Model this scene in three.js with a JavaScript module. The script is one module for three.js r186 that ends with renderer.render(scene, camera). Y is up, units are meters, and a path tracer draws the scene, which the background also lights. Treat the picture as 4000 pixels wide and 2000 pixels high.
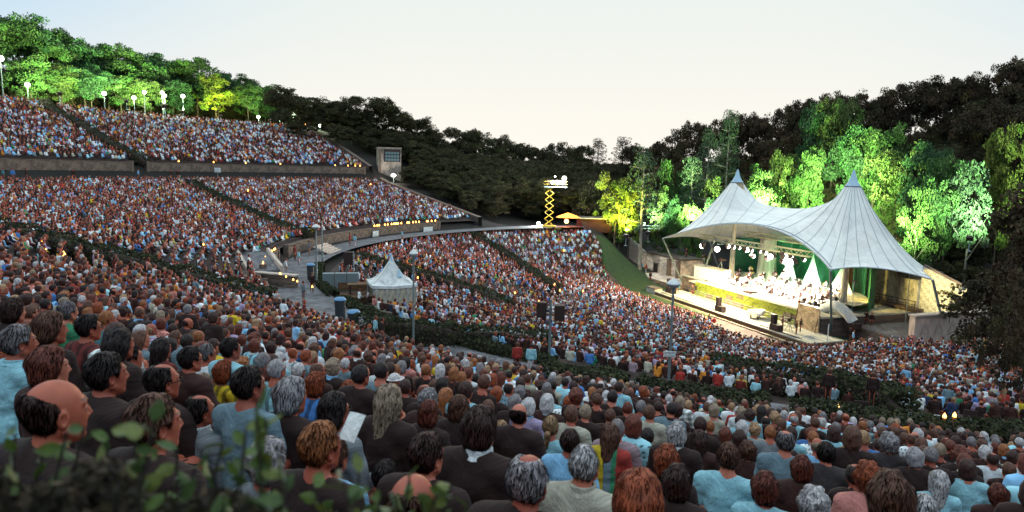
import * as THREE from 'three';
import { mergeGeometries } from 'three/addons/utils/BufferGeometryUtils.js';
import { RoundedBoxGeometry } from 'three/addons/geometries/RoundedBoxGeometry.js';

// ------------------------------------------------------------------ camera, sky, sun, exposure
const scene = new THREE.Scene();
const EYE = 19, FOCAL = 670, PITCH = Math.atan((256 - 172) / FOCAL), ROLL = 1.2 * Math.PI / 180;
const camera = new THREE.PerspectiveCamera(2 * Math.atan(256 / FOCAL) * 180 / Math.PI, 2, 0.1, 4000);
camera.rotation.order = 'YXZ';
camera.position.set(0, EYE, 0);
camera.rotation.set(-PITCH, 0, ROLL);
camera.focus = 60; camera.userData.fStop = 3.6;
scene.add(camera);

const renderer = new THREE.WebGLRenderer({ antialias: true });
renderer.setSize(1024, 512);
renderer.toneMapping = THREE.LinearToneMapping;
renderer.toneMappingExposure = 1.12;
renderer.shadowMap.enabled = true;

const SUNSET = 0.10;                                     // bearing of the afterglow, radians to the right of -z
{
  const W = 512, H = 256, data = new Float32Array(W * H * 4);
  const mix = (a, b, t) => a.map((v, i) => v + (b[i] - v) * t), sm = (a, b, x) => { x = Math.min(1, Math.max(0, (x - a) / (b - a))); return x * x * (3 - 2 * x); };
  const lerp0 = (a, b, t) => a + (b - a) * t;
  for (let j = 0; j < H; j++) for (let i = 0; i < W; i++) {
    const el = ((j + 0.5) / H - 0.5) * Math.PI, az = ((i + 0.5) / W - 0.5) * 2 * Math.PI;
    const x = Math.cos(az) * Math.cos(el), z = Math.sin(az) * Math.cos(el), y = Math.sin(el);
    const bear = Math.atan2(x, -z), near = 0.5 + 0.5 * Math.cos(bear - SUNSET);     // 1 towards the glow, 0 away
    const glow = Math.pow(near, 2.2);
    const horizon = mix([0.46, 0.66, 0.85], [0.93, 0.90, 0.82], sm(0.55, 1.0, near));
    const mid = mix([0.34, 0.64, 0.92], [0.80, 0.86, 0.83], sm(0.82, 0.99, near));
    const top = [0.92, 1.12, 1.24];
    const e = Math.max(0, y);
    let c = mix(horizon, mid, sm(0.02, 0.30, e));
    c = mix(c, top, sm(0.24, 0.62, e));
    const warm = glow * Math.exp(-e * 14) * 0.10; c = [c[0] + warm, c[1] + warm * 0.55, c[2] + warm * 0.35];
    if (y < 0) c = mix(c, [0.05, 0.045, 0.04], sm(0, 0.06, -y));
    c = c.map((q, k) => q * lerp0(0.93, 1.0, sm(0.26, 0.5, e)));
    data.set([c[0], c[1], c[2], 1], (j * W + i) * 4);
  }
  const t = new THREE.DataTexture(data, W, H, THREE.RGBAFormat, THREE.FloatType);
  t.mapping = THREE.EquirectangularReflectionMapping; t.magFilter = THREE.LinearFilter; t.needsUpdate = true;
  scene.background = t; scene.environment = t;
}
const sun = new THREE.DirectionalLight(0xffc890, 0.35);
sun.position.set(Math.sin(SUNSET) * 400, 55, -Math.cos(SUNSET) * 400);
sun.target.position.set(0, 0, -90); sun.castShadow = true; sun.shadow.radius = 10;
Object.assign(sun.shadow.camera, { left: -220, right: 220, top: 160, bottom: -120, near: 1, far: 900 });
scene.add(sun, sun.target);

// ------------------------------------------------------------------ helpers
function Rng(seed) { let a = seed >>> 0; return () => { a = (a + 0x6d2b79f5) | 0; let t = Math.imul(a ^ (a >>> 15), 1 | a); t = (t + Math.imul(t ^ (t >>> 7), 61 | t)) ^ t; return ((t ^ (t >>> 14)) >>> 0) / 4294967296; }; }
const R = Rng(77), ru = (a, b) => a + (b - a) * R(), pick = (l) => l[Math.floor(R() * l.length)];
const clamp = (x, a, b) => Math.min(b, Math.max(a, x)), lerp = (a, b, t) => a + (b - a) * t;
const smooth = (a, b, x) => { const t = clamp((x - a) / (b - a), 0, 1); return t * t * (3 - 2 * t); };
const D2R = Math.PI / 180, V3 = (x, y, z) => new THREE.Vector3(x, y, z);
const hash = (x, y, z) => { let h = Math.imul(x, 374761393) + Math.imul(y, 668265263) + Math.imul(z, 2147483647 ^ 0x5bd1e995); h = Math.imul(h ^ (h >>> 13), 1274126177); return ((h ^ (h >>> 16)) >>> 0) / 4294967296; };
function noise3(x, y, z) {
  const X = Math.floor(x), Y = Math.floor(y), Z = Math.floor(z), f = (t) => t * t * (3 - 2 * t), u = f(x - X), v = f(y - Y), w = f(z - Z);
  const L = (a, b, t) => a + (b - a) * t;
  return L(L(L(hash(X, Y, Z), hash(X + 1, Y, Z), u), L(hash(X, Y + 1, Z), hash(X + 1, Y + 1, Z), u), v), L(L(hash(X, Y, Z + 1), hash(X + 1, Y, Z + 1), u), L(hash(X, Y + 1, Z + 1), hash(X + 1, Y + 1, Z + 1), u), v), w) * 2 - 1;
}
const fbm = (x, y, z, n = 4) => { let s = 0, a = 0.5; for (let i = 0; i < n; i++) { s += a * noise3(x, y, z); x *= 2.03; y *= 2.03; z *= 2.03; a *= 0.5; } return s; };

const used = new Map();
function numbered(name) { const n = used.get(name) ?? 0; used.set(name, n + 1); return n ? name + '_' + String(n).padStart(3, '0') : name; }
function tag(o, label, category, group) { o.userData.label = label; o.userData.category = category; if (group) o.userData.group = group; return o; }
function thing(name, label, category, [x, y, z] = [0, 0, 0], turn = 0, group) {
  const o = new THREE.Group(); o.name = numbered(name); o.position.set(x, y, z); o.rotation.y = turn; scene.add(o); return tag(o, label, category, group);
}
function part(name, geo, mat, parent) {
  const m = new THREE.Mesh(geo, mat); m.name = parent ? name : numbered(name); m.castShadow = m.receiveShadow = true; (parent ?? scene).add(m); return m;
}
function struct(name, geo, mat) { const m = part(name, geo, mat); m.userData.kind = 'structure'; return m; }
function copyOf(src, label, [x, y, z], turn = 0, group, name) {
  const r = src.clone(); r.name = numbered(name ?? src.name.replace(/_\d{3}$/, '')); r.position.set(x, y, z); r.rotation.y = turn;
  r.userData = { ...src.userData, label }; if (group) r.userData.group = group; scene.add(r); return r;
}
// geometry collectors
const flat = (g) => { const q = g.index ? g.toNonIndexed() : g; for (const k of Object.keys(q.attributes)) if (!['position', 'normal', 'uv'].includes(k)) q.deleteAttribute(k); return q; };
const join = (...gs) => mergeGeometries(gs.flat().map(flat));
const moved = (g, x = 0, y = 0, z = 0, rx = 0, ry = 0, rz = 0) => { g.applyMatrix4(new THREE.Matrix4().compose(V3(x, y, z), new THREE.Quaternion().setFromEuler(new THREE.Euler(rx, ry, rz)), V3(1, 1, 1))); return g; };
const box = (w, h, d, x = 0, y = 0, z = 0, rx = 0, ry = 0, rz = 0) => moved(new THREE.BoxGeometry(w, h, d), x, y, z, rx, ry, rz);
const rbox = (w, h, d, r, x = 0, y = 0, z = 0, rx = 0, ry = 0, rz = 0) => moved(new RoundedBoxGeometry(w, h, d, 2, r), x, y, z, rx, ry, rz);
const cyl = (r0, r1, h, x = 0, y = 0, z = 0, n = 12) => moved(new THREE.CylinderGeometry(r1, r0, h, n), x, y + h / 2, z);
const ball = (r, x = 0, y = 0, z = 0, n = 12) => moved(new THREE.SphereGeometry(r, n, Math.max(6, n >> 1)), x, y, z);
function rod(a, b, r0, r1 = r0, n = 8) {
  const d = b.clone().sub(a), L = d.length(), g = new THREE.CylinderGeometry(r1, r0, L, n);
  g.applyQuaternion(new THREE.Quaternion().setFromUnitVectors(V3(0, 1, 0), d.normalize())); g.translate((a.x + b.x) / 2, (a.y + b.y) / 2, (a.z + b.z) / 2); return g;
}
const tube = (pts, r, n = 6, seg) => new THREE.TubeGeometry(new THREE.CatmullRomCurve3(pts), seg ?? pts.length * 3, r, n);
function sheet(nu, nv, f, uvs = 1) {                      // grid surface from f(u,v) -> Vector3
  const p = [], uv = [], ix = [];
  for (let j = 0; j <= nv; j++) for (let i = 0; i <= nu; i++) { const q = f(i / nu, j / nv); p.push(q.x, q.y, q.z); uv.push(q.u ?? q.x * uvs, q.v ?? q.z * uvs); }
  for (let j = 0; j < nv; j++) for (let i = 0; i < nu; i++) { const a = j * (nu + 1) + i, b = a + 1, c = a + nu + 1, d = c + 1; ix.push(a, b, d, a, d, c); }
  const g = new THREE.BufferGeometry(); g.setAttribute('position', new THREE.Float32BufferAttribute(p, 3)); g.setAttribute('uv', new THREE.Float32BufferAttribute(uv, 2)); g.setIndex(ix); g.computeVertexNormals(); return g;
}
// ------------------------------------------------------------------ textures and materials
function tex(n, f, srgb, repeat = 1) {
  const d = new Uint8Array(n * n * 4);
  for (let j = 0; j < n; j++) for (let i = 0; i < n; i++) { const c = f(i / n, j / n); const k = (j * n + i) * 4; for (let q = 0; q < 3; q++) d[k + q] = clamp(Math.round((Array.isArray(c) ? c[q] : c) * 255), 0, 255); d[k + 3] = 255; }
  const t = new THREE.DataTexture(d, n, n); t.wrapS = t.wrapT = THREE.RepeatWrapping; t.magFilter = THREE.LinearFilter; t.minFilter = THREE.LinearMipmapLinearFilter;
  if (srgb) t.colorSpace = THREE.SRGBColorSpace; t.repeat.set(repeat, repeat); t.needsUpdate = true; return t;
}
// periodic noise on the unit square
const per = (u, v, k, s) => { const a = u * 2 * Math.PI, b = v * 2 * Math.PI, r = k / (2 * Math.PI); return fbm(Math.cos(a) * r + 7 * s, Math.sin(a) * r + Math.cos(b) * r * 1.3, Math.sin(b) * r + 3.7 * s, 4); };
const mottled = tex(256, (u, v) => { const c = clamp(0.78 + per(u, v, 9, 1) * 0.38 + per(u, v, 40, 2) * 0.2, 0, 1); return [c, c, c]; }, true);
const rough = tex(256, (u, v) => clamp(0.5 + per(u, v, 14, 3) * 0.6 + per(u, v, 60, 4) * 0.4, 0, 1));
const strands = tex(256, (u, v) => { const w = u + 0.012 * Math.sin(v * 6.283); const s = 0.5 + 0.5 * fbm(Math.cos(w * 6.283) * 22, Math.sin(w * 6.283) * 22, Math.sin(v * 6.283) * 0.8, 3); const c = clamp(0.60 + s * 0.30 + 0.26 * fbm(Math.cos(w * 6.283) * 3, Math.sin(w * 6.283) * 3, Math.sin(v * 6.283) * 2, 3), 0, 1); return [c, c * 0.96, c * 0.94]; }, true);
const strandBump = tex(256, (u, v) => clamp(0.5 + fbm(Math.cos(u * 6.283) * 26, Math.sin(u * 6.283) * 26, Math.sin(v * 6.283) * 0.9, 3), 0, 1));
const cloth = tex(256, (u, v) => { const c = clamp(0.86 + per(u, v, 6, 5) * 0.22 + per(u, v, 70, 6) * 0.18, 0, 1); return [c, c, c]; }, true);
const tentCloth = tex(256, (u, v) => { const c = clamp(0.95 + per(u, v, 5, 21) * 0.10 + per(u, v, 30, 22) * 0.05, 0, 1); return [c, c, c]; }, true);
const folds = tex(256, (u, v) => clamp(0.5 + per(u, v, 5, 8) * 0.7 + per(u, v, 18, 9) * 0.25, 0, 1));
const soil = tex(256, (u, v) => { const a = per(u, v, 8, 10) * 0.5 + 0.5, b = per(u, v, 50, 11) * 0.5 + 0.5; return [0.55 * a + 0.35 * b + 0.1, 0.5 * a + 0.4 * b + 0.1, 0.4 * a + 0.35 * b + 0.1]; }, true);
const turf = tex(256, (u, v) => { const a = per(u, v, 7, 12) * 0.5 + 0.5, b = per(u, v, 60, 13) * 0.5 + 0.5, c = clamp(0.35 * a + 0.6 * b + 0.2, 0, 1); return [c * (0.7 + 0.3 * a), c, c * 0.6]; }, true);
const lin = (r, g, b) => new THREE.Color().setRGB(r, g, b);
const std = (c, o = {}) => new THREE.MeshStandardMaterial({ color: c.isColor ? c : lin(...c), roughness: 0.9, ...o });
const glowMat = (c, k) => new THREE.MeshStandardMaterial({ color: lin(0.02, 0.02, 0.02), emissive: lin(...c), emissiveIntensity: k });
const rep = (t, k) => { const c = t.clone(); c.repeat.set(k, k); c.needsUpdate = true; return c; };
const M = {
  ground: std([0.030, 0.020, 0.014], { map: soil, bumpMap: rough, bumpScale: 0.05 }),
  seatStone: std([0.09, 0.052, 0.042], { map: mottled, bumpMap: rough, bumpScale: 0.01 }),
  path: std([0.20, 0.19, 0.20], { map: mottled, bumpMap: rough, bumpScale: 0.01 }),
  stone: std([0.24, 0.165, 0.125], { map: mottled, bumpMap: rough, bumpScale: 0.03 }),
  stoneDark: std([0.14, 0.10, 0.085], { map: mottled, bumpMap: rough, bumpScale: 0.03 }),
  concrete: std([0.86, 0.68, 0.56], { map: mottled, bumpMap: rough, bumpScale: 0.012 }),
  pale: std([0.62, 0.58, 0.48], { map: mottled, bumpMap: rough, bumpScale: 0.006 }),
  grass: std([0.05, 0.085, 0.02], { map: turf, bumpMap: rough, bumpScale: 0.04 }),
  moss: std([0.60, 0.50, 0.09], { map: turf, bumpMap: rough, bumpScale: 0.08 }),
  metal: std([0.20, 0.24, 0.25], { roughness: 0.5, metalness: 0.4 }),
  alu: std([0.55, 0.56, 0.56], { roughness: 0.4, metalness: 0.7 }),
  black: std([0.026, 0.010, 0.008], { roughness: 0.7 }),
  dark: std([0.032, 0.015, 0.011]),
  white: std([0.80, 0.80, 0.78], { map: cloth }),
  wood: std([0.18, 0.09, 0.04], { map: mottled }),
  bark: std([0.16, 0.11, 0.075], { map: mottled, bumpMap: rough, bumpScale: 0.05 }),
  barkPale: std([0.42, 0.36, 0.29], { map: mottled, bumpMap: rough, bumpScale: 0.04 }),
  tent: new THREE.MeshPhysicalMaterial({ color: lin(0.98, 0.95, 0.90), roughness: 0.7, map: rep(tentCloth, 0.15), transmission: 0.10, thickness: 0 }),
  seam: std([0.42, 0.44, 0.46]),
  capBlue: std([0.38, 0.52, 0.62], { roughness: 0.5, metalness: 0.3 }),
  yellowSteel: std([0.55, 0.36, 0.03], { roughness: 0.5 }),
  green: std([0.012, 0.12, 0.06], { map: cloth }),
  brown: std([0.46, 0.33, 0.21], { map: mottled }),
  bin: std([0.03, 0.035, 0.04], { roughness: 0.5 }), binLid: std([0.10, 0.24, 0.42], { roughness: 0.5 }),
  lampWhite: glowMat([1, 1, 0.92], 9), lampGreenish: glowMat([0.85, 1, 0.7], 8), lampWarm: glowMat([1, 0.55, 0.16], 7), flame: glowMat([1, 0.42, 0.08], 9),
  candleGlass: std([0.5, 0.2, 0.06], { roughness: 0.3 }),
};
const stripesTex = tex(128, (u, v) => { const c = (Math.floor(u * 9) % 2 ? 0.62 : 1) * (0.93 + 0.07 * per(u, v, 30, 31)); return [c, c, c]; }, true), checkTex = tex(128, (u, v) => { const a = Math.floor(u * 8) % 2, b = Math.floor(v * 8) % 2, c = a && b ? 0.5 : a || b ? 0.75 : 1; return [c, c, c * 0.97]; }, true), dotTex = tex(128, (u, v) => { const x = (u * 7 + (Math.floor(v * 7) % 2) * 0.5) % 1 - 0.5, y = v * 7 % 1 - 0.5, c = x * x + y * y < 0.06 ? 0.55 : 1; return [c, c, c]; }, true);
// ------------------------------------------------------------------ the lie of the land
const CX = 31.2, CZ = -76.8;                              // centre of the rings of seats
const MU = [27.8, -88.3], U = [Math.sin(18.6 * D2R), Math.cos(18.6 * D2R)], V = [U[1], -U[0]];   // stage: front line middle, along, back
const STAGE_TURN = -Math.atan2(U[1], U[0]);               // local x runs along the stage front, local z towards the audience
const SP = (u, y, v) => [MU[0] + u * U[0] + v * V[0], y, MU[1] + u * U[1] + v * V[1]];
const toUV = (x, z) => [(x - MU[0]) * U[0] + (z - MU[1]) * U[1], (x - MU[0]) * V[0] + (z - MU[1]) * V[1]];
const polar = (x, z) => { const r = Math.hypot(x - CX, z - CZ); let a = Math.atan2(z - CZ, x - CX) / D2R; if (a < -20) a += 360; return [r, a]; };
const fromPolar = (r, a) => [CX + r * Math.cos(a * D2R), CZ + r * Math.sin(a * D2R)];
const nearSide = (a) => 1 - smooth(140, 168, a);          // the block the picture is taken from climbs a little faster
const midSlope = (a) => lerp(0.176, 0.300, nearSide(a));
function lowerY(x, z, r) {
  const [u, v] = toUV(x, z), du = u - clamp(u, -16, 14), D = Math.hypot(du, Math.min(0, v)) + Math.max(0, v) * 0.2, d = Math.max(0, D - 5);
  return 0.35 + 8.3 * d / (d + Math.max(0.01, 51.8 - r));
}
function tierY(x, z) {
  const [r, a] = polar(x, z);
  if (r < 51.8) return lowerY(x, z, r);
  if (r < 56) return 9;
  if (r < 90) return lerp(10.2, 9.1, nearSide(a)) + (r - 56) * midSlope(a);
  if (r < 94) return 16.5 + nearSide(a) * 2.9;
  const top = 18.9 + nearSide(a) * 2 + smooth(205, 180, a) * 0 + smooth(208, 185, a) * 1.2 * clamp((r - 94) / 28, 0, 1);
  if (r < 123) return top + (r - 94) * 0.335;
  return top + 29 * 0.335 + (r - 123) * 0.03;
}
function G(x, z) {                                        // ground height anywhere
  const [r, a0] = polar(x, z), a = a0;
  const w = smooth(8, 24, a) * (1 - smooth(252, 262, a)), outer = r > 52 ? smooth(229, 238, a) : 0;
  const plateau = a < 225 ? 26 : a < 262 ? lerp(28.5, 11, smooth(226, 258, a)) : lerp(11, 25, smooth(274, 318, a));
  const hill = 0.3 + smooth(27, 125, r) * plateau + smooth(140, 320, r) * 5;
  const beyond = Math.min(tierY(x, z) + 0.0, lerp(9, plateau + 1, smooth(54, 128, r)));
  const inside = lerp(tierY(x, z), beyond, outer);
  return lerp(hill, inside, w);
}
// where a line of sight from the photographer's place meets a level, a distance or the ground: used only to lay the plan out
const plan = (() => {
  const c = Math.cos(ROLL), s = Math.sin(ROLL), cp = Math.cos(PITCH), sp = Math.sin(PITCH);
  const dir = (px, py) => { const X = px / 3.90625 - 512, Y = py / 3.90625 - 256, x = X * c + Y * s, y = -(-X * s + Y * c); return V3(x, y * cp - FOCAL * sp, -(y * sp + FOCAL * cp)); };
  return {
    dir,
    depth(px, py, d) { const q = dir(px, py); return q.multiplyScalar(d / -q.z).add(V3(0, EYE, 0)); },
    level(px, py, y) { const q = dir(px, py); return q.multiplyScalar((y - EYE) / q.y).add(V3(0, EYE, 0)); },
    ring(px, py, r) { const q = dir(px, py), h = Math.hypot(q.x, q.z), bx = q.x / h, bz = q.z / h, b = -(bx * CX + bz * CZ), t = -b + Math.sqrt(Math.max(0, b * b - (CX * CX + CZ * CZ - r * r))); return q.multiplyScalar(t / h).add(V3(0, EYE, 0)); },
    ground(px, py, off = 0, f = G) { const q = dir(px, py).normalize(); let t = 6; for (; t < 320; t += 0.15) if (EYE + q.y * t < f(q.x * t, q.z * t) + off) break; return q.multiplyScalar(t).add(V3(0, EYE, 0)); },
    pixel(p) { const y = p.y - EYE, up = y * cp - p.z * sp, k = FOCAL / (-y * sp - p.z * cp), x = p.x * k, d = -up * k; return [(x * c - d * s + 512) * 3.90625, (x * s + d * c + 256) * 3.90625, FOCAL / k]; },
  };
})();
// ------------------------------------------------------------------ ground, seat terraces, walkways
function polarSheet(rs, a0, a1, na, y, k = 0.25) {
  return sheet(na, rs.length - 1, (i, j) => { const r = rs[Math.round(j * (rs.length - 1))], [x, z] = fromPolar(r[0] ?? r, lerp(a0, a1, i)); const q = V3(x, y(x, z, r), z); q.u = x * k; q.v = z * k; return q; });
}
{
  const rs = []; for (let r = 0.01; r < 150; r += 2.2) rs.push(r); for (let r = 152; r < 1700; r *= 1.09) rs.push(r);
  struct('ground', polarSheet(rs, 0, 360, 180, (x, z) => { const [r, a] = polar(x, z); return G(x, z) - (r < 126 && a > 16 && a < 252 ? 0.45 : 0); }, 0.15), M.ground);
  const steps = (ra, rb, y) => { const l = []; for (let r = ra; r < rb - 0.01; r += 0.9) l.push([r, r + 0.45], [r + 0.88, r + 0.45]); return l; };
  const low = []; for (let r = 0.5; r <= 51.8; r += 1.14) low.push(r);
  struct('lower_terrace', polarSheet(low, 18, 250.5, 130, (x, z) => tierY(x, z) - 0.06), M.seatStone);
  const at = (x, z, r) => { const [, a] = polar(x, z), [px, pz] = fromPolar(r[1], a); return tierY(px, pz); };
  struct('middle_terrace', polarSheet(steps(56.4, 90, 1), 18, 228, 130, at), M.seatStone);
  struct('upper_terrace', polarSheet(steps(94.5, 123, 1), 140, 228, 70, at), M.seatStone);
  struct('lower_walkway', polarSheet([51.7, 53, 54.5, 56.4], 18, 250, 150, (x, z) => 9.02), M.path);
  struct('upper_walkway', polarSheet([89.9, 92, 94.4], 150, 228, 60, (x, z) => tierY(...fromPolar(92, polar(x, z)[1])) + 0.02), M.path);
  struct('grass_bank', polarSheet(Array.from({ length: 18 }, (_, i) => 12 + i * 2.2), 247, 262.5, 12, (x, z) => G(x, z) + 0.05, 0.5), M.grass);
  struct('stage_lawn', sheet(20, 16, (i, j) => { const p = SP(lerp(10, 27, i), 0, lerp(-0.8, 7.2, j)); p[1] = Math.max(G(p[0], p[2]), tierY(p[0], p[2])) + 0.06; const q = V3(...p); q.u = i * 6; q.v = j * 5; return q; }), M.grass);
}
// curved stone walls of the rings: body, coping and the ends
function ringWall(name, label, r, a0, a1, y0, y1, thick, mat) {
  const t = thing(name, label, 'wall'), n = Math.max(4, Math.ceil(Math.abs(a1 - a0) * 0.9));
  const prof = (ra, rb, ya, yb) => { const faces = [[ra, ya, ra, yb], [ra, yb, rb, yb], [rb, yb, rb, ya]]; return faces.map(([r1, h1, r2, h2]) => sheet(n, 1, (i, j) => { const a = lerp(a0, a1, i), [x, z] = fromPolar(lerp(r1, r2, j), a), q = V3(x, j ? (h2 ? y1(a) : y0(a)) : (h1 ? y1(a) : y0(a)), z); q.u = a * 0.4; q.v = (j ? h2 : h1) * 0.6 + (r1 !== r2 ? j * 0.2 : 0); return q; })); };
  part('wall_body', join(prof(r, r + thick, 0, 1)), mat, t);
  part('coping', join([[r - 0.06, r - 0.06], [r - 0.06, r + thick + 0.06]].map(([p, q], k) => sheet(n, 1, (i, j) => { const a = lerp(a0, a1, i), [x, z] = fromPolar(j ? q : p, a), v = V3(x, y1(a) + (k || j ? 0.14 : 0.003), z); v.u = a * 0.4; v.v = j * 0.2; return v; }))), M.stone, t);
  part('wall_end', join([a0, a1].map((a) => { const [x, z] = fromPolar(r + thick / 2, a), h = y1(a) - y0(a) + 0.3; return box(thick + 0.2, h, 0.5, x, y0(a) + h / 2, z, 0, -a * D2R); })), M.stone, t);
  return t;
}
ringWall('retaining_wall', 'curved low stone wall behind the walkway, below the far blocks of the middle tier', 56, 176.5, 219, () => 8.9, () => 10.25, 0.4, M.stone);
ringWall('retaining_wall', 'curved low stone wall that ends beside the grey ramp and steps on the walkway', 56, 160, 172, () => 8.9, () => 10.3, 0.4, M.stone);
ringWall('retaining_wall', 'curved stone wall along the walkway just below the front rows of the nearest block', 56, 40, 157, () => 8.9, () => 9.5, 0.4, M.stoneDark);
const up1 = (d) => (a) => tierY(...fromPolar(d < 0 ? 92 : 94.6, a)) + (d < 0 ? -0.1 : 0.12);
ringWall('retaining_wall', 'tall brown stone wall at the foot of the upper tier, left of the dark diagonal hedge', 94, 150, 196.8, up1(-1), up1(1), 0.4, M.stone);
ringWall('retaining_wall', 'tall brown stone wall at the foot of the upper tier, right of the dark diagonal hedge', 94, 198.6, 227.5, up1(-1), up1(1), 0.4, M.stone);
{ // sloping end walls of the tiers
  const endWall = (label, ra, rb, a) => {
    const t = thing('end_wall', label, 'wall'), n = Math.ceil((rb - ra) / 3);
    const f = (off, h0, h1) => sheet(n, 1, (i, j) => { const r = lerp(ra, rb, i), [x, z] = fromPolar(r, a + off / r / D2R), [gx, gz] = fromPolar(r, a - 0.5), q = V3(x, tierY(gx, gz) + (j ? h1 : h0), z); q.u = r * 0.3; q.v = j * 0.5; return q; });
    const top = sheet(n, 1, (i, j) => { const r = lerp(ra, rb, i), [x, z] = fromPolar(r, a + j * 0.9 / r / D2R), [gx, gz] = fromPolar(r, a - 0.5), q = V3(x, tierY(gx, gz) + 0.75, z); q.u = r * 0.3; q.v = j; return q; });
    part('wall_body', join(f(0, -0.6, 0.75), f(0.9, -4, 0.75)), M.stoneDark, t); part('coping', top, M.stone, t);
  };
  endWall('long sloping stone wall closing the right end of the upper tier below the tower', 94, 124, 228.2);
  endWall('long sloping stone wall closing the right end of the middle tier below the tower', 56, 90, 228.2);
}
// ------------------------------------------------------------------ leaves
function leafCloud(n, size, place, seed, opt = {}) {      // n leaf-sized faces; place(k) -> {p, dir, tone}
  const r = Rng(seed), pos = new Float32Array(n * 12), nor = new Float32Array(n * 12), col = new Float32Array(n * 12), ix = new Uint32Array(n * 6), a = V3(), b = V3(), m = V3();
  for (let k = 0; k < n; k++) {
    const { p, out, tone, s = 1, flatness = 0 } = place(k, r);
    m.set(r() - 0.5, r() - 0.5, r() - 0.5).normalize(); if (out) m.addScaledVector(out, 0.7); if (flatness) m.y += flatness; m.normalize();
    a.set(r() - 0.5, r() - 0.5, r() - 0.5).cross(m).normalize(); b.crossVectors(m, a);
    const L = size * s * (0.7 + 0.6 * r()), W = L * (opt.narrow ?? 0.62);
    const q = [[-0.5, 0], [0, -0.5], [0.5, 0.05], [0, 0.5]];
    for (let c = 0; c < 4; c++) {
      const o = (k * 4 + c) * 3, u = q[c][0] * L, v = q[c][1] * W, h = (c === 0 || c === 2 ? -0.12 : 0.06) * L;
      pos[o] = p.x + a.x * u + b.x * v + m.x * h; pos[o + 1] = p.y + a.y * u + b.y * v + m.y * h; pos[o + 2] = p.z + a.z * u + b.z * v + m.z * h;
      nor[o] = m.x; nor[o + 1] = m.y; nor[o + 2] = m.z; col[o] = tone[0]; col[o + 1] = tone[1]; col[o + 2] = tone[2];
    }
    ix.set([k * 4, k * 4 + 1, k * 4 + 2, k * 4, k * 4 + 2, k * 4 + 3], k * 6);
  }
  const g = new THREE.BufferGeometry(); g.setAttribute('position', new THREE.BufferAttribute(pos, 3)); g.setAttribute('normal', new THREE.BufferAttribute(nor, 3)); g.setAttribute('color', new THREE.BufferAttribute(col, 3)); g.setIndex(new THREE.BufferAttribute(ix, 1)); return g;
}
const leafMat = (c, t = 0) => new THREE.MeshPhysicalMaterial({ color: lin(...c), vertexColors: true, roughness: 0.95, side: THREE.DoubleSide, ...(t ? { transmission: t, thickness: 0 } : {}) });
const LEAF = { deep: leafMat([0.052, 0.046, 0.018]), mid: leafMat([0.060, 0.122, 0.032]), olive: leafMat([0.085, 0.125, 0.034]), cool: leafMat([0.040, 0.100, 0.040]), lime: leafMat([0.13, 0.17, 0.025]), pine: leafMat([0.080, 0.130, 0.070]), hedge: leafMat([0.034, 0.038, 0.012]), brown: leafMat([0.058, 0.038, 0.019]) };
const toneOf = (r, w = 0.45) => { const k = 1 - w + 2 * w * r(); return [k * (0.85 + 0.3 * r()), k, k * (0.75 + 0.5 * r())]; };
// ------------------------------------------------------------------ hedges
function hedge(label, pts, w, h, seed, density = 260, mat = LEAF.hedge, f = tierY) {   // pts: [x, z] along the foot
  const t = thing('hedge', label, 'hedge'), c = new THREE.CatmullRomCurve3(pts.map(([x, z]) => V3(x, 0, z))), L = c.getLength(), n = Math.max(4, Math.ceil(L / 2));
  const at = (s) => { const p = c.getPointAt(clamp(s, 0, 1)), d = c.getTangentAt(clamp(s, 0, 1)); return [p, V3(-d.z, 0, d.x)]; };
  const ring = [[-0.5, -0.3], [-0.5, 0.72], [-0.3, 0.93], [0.3, 0.93], [0.5, 0.72], [0.5, -0.3]];
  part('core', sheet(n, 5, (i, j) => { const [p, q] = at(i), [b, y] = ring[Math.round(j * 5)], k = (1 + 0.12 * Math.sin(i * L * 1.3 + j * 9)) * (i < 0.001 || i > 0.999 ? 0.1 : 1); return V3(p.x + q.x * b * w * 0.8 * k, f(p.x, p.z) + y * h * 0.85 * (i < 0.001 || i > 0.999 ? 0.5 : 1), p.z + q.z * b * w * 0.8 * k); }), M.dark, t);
  const N = Math.ceil(L * density);
  part('foliage', leafCloud(N, 0.22, (k, r) => { const s = r(), [p, q] = at(s), u = r(); let b, y, out; const lump = 1 + 0.13 * noise3(s * L * 0.9, seed, 2) ; if (u < 0.36) { b = -0.5; y = r() * 0.95; out = V3(-q.x, 0.2, -q.z); } else if (u < 0.72) { b = 0.5; y = r() * 0.95; out = V3(q.x, 0.2, q.z); } else { b = r() - 0.5; y = 0.95 + 0.1 * r(); out = V3(0, 1, 0); } return { p: V3(p.x + q.x * b * w * lump + (r() - 0.5) * 0.15, f(p.x, p.z) + y * h * lump, p.z + q.z * b * w * lump + (r() - 0.5) * 0.15), out, tone: toneOf(r) }; }, seed), mat, t);
  return t;
}
const G2 = (list, off) => list.map(([x, y]) => { const p = plan.ground(x * 1.5528, y * 1.5528, off); return [p.x, p.z]; });
const hedges = [];                                        // for keeping seats clear
function hedgeAlong(label, list, w, h, seed, off = h * 0.8) { const pts = G2(list, off); hedges.push([pts, w]); return hedge(label, pts, w, h, seed); }
hedgeAlong('dark hedge slanting down through the upper tier at the far left', [[52, 222], [120, 262], [200, 308], [290, 362], [365, 406]], 2.0, 1.4, 11);
hedgeAlong('dark hedge slanting down through the middle of the far middle tier', [[475, 455], [550, 492], [640, 533], [720, 570], [795, 604]], 1.5, 1.25, 12);
hedgeAlong('mossy topped hedge between the middle tier and the nearest block at the left', [[-60, 548], [80, 578], [200, 612], [320, 645], [450, 678], [600, 718], [690, 742]], 1.4, 1.4, 13, 1.2);
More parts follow.
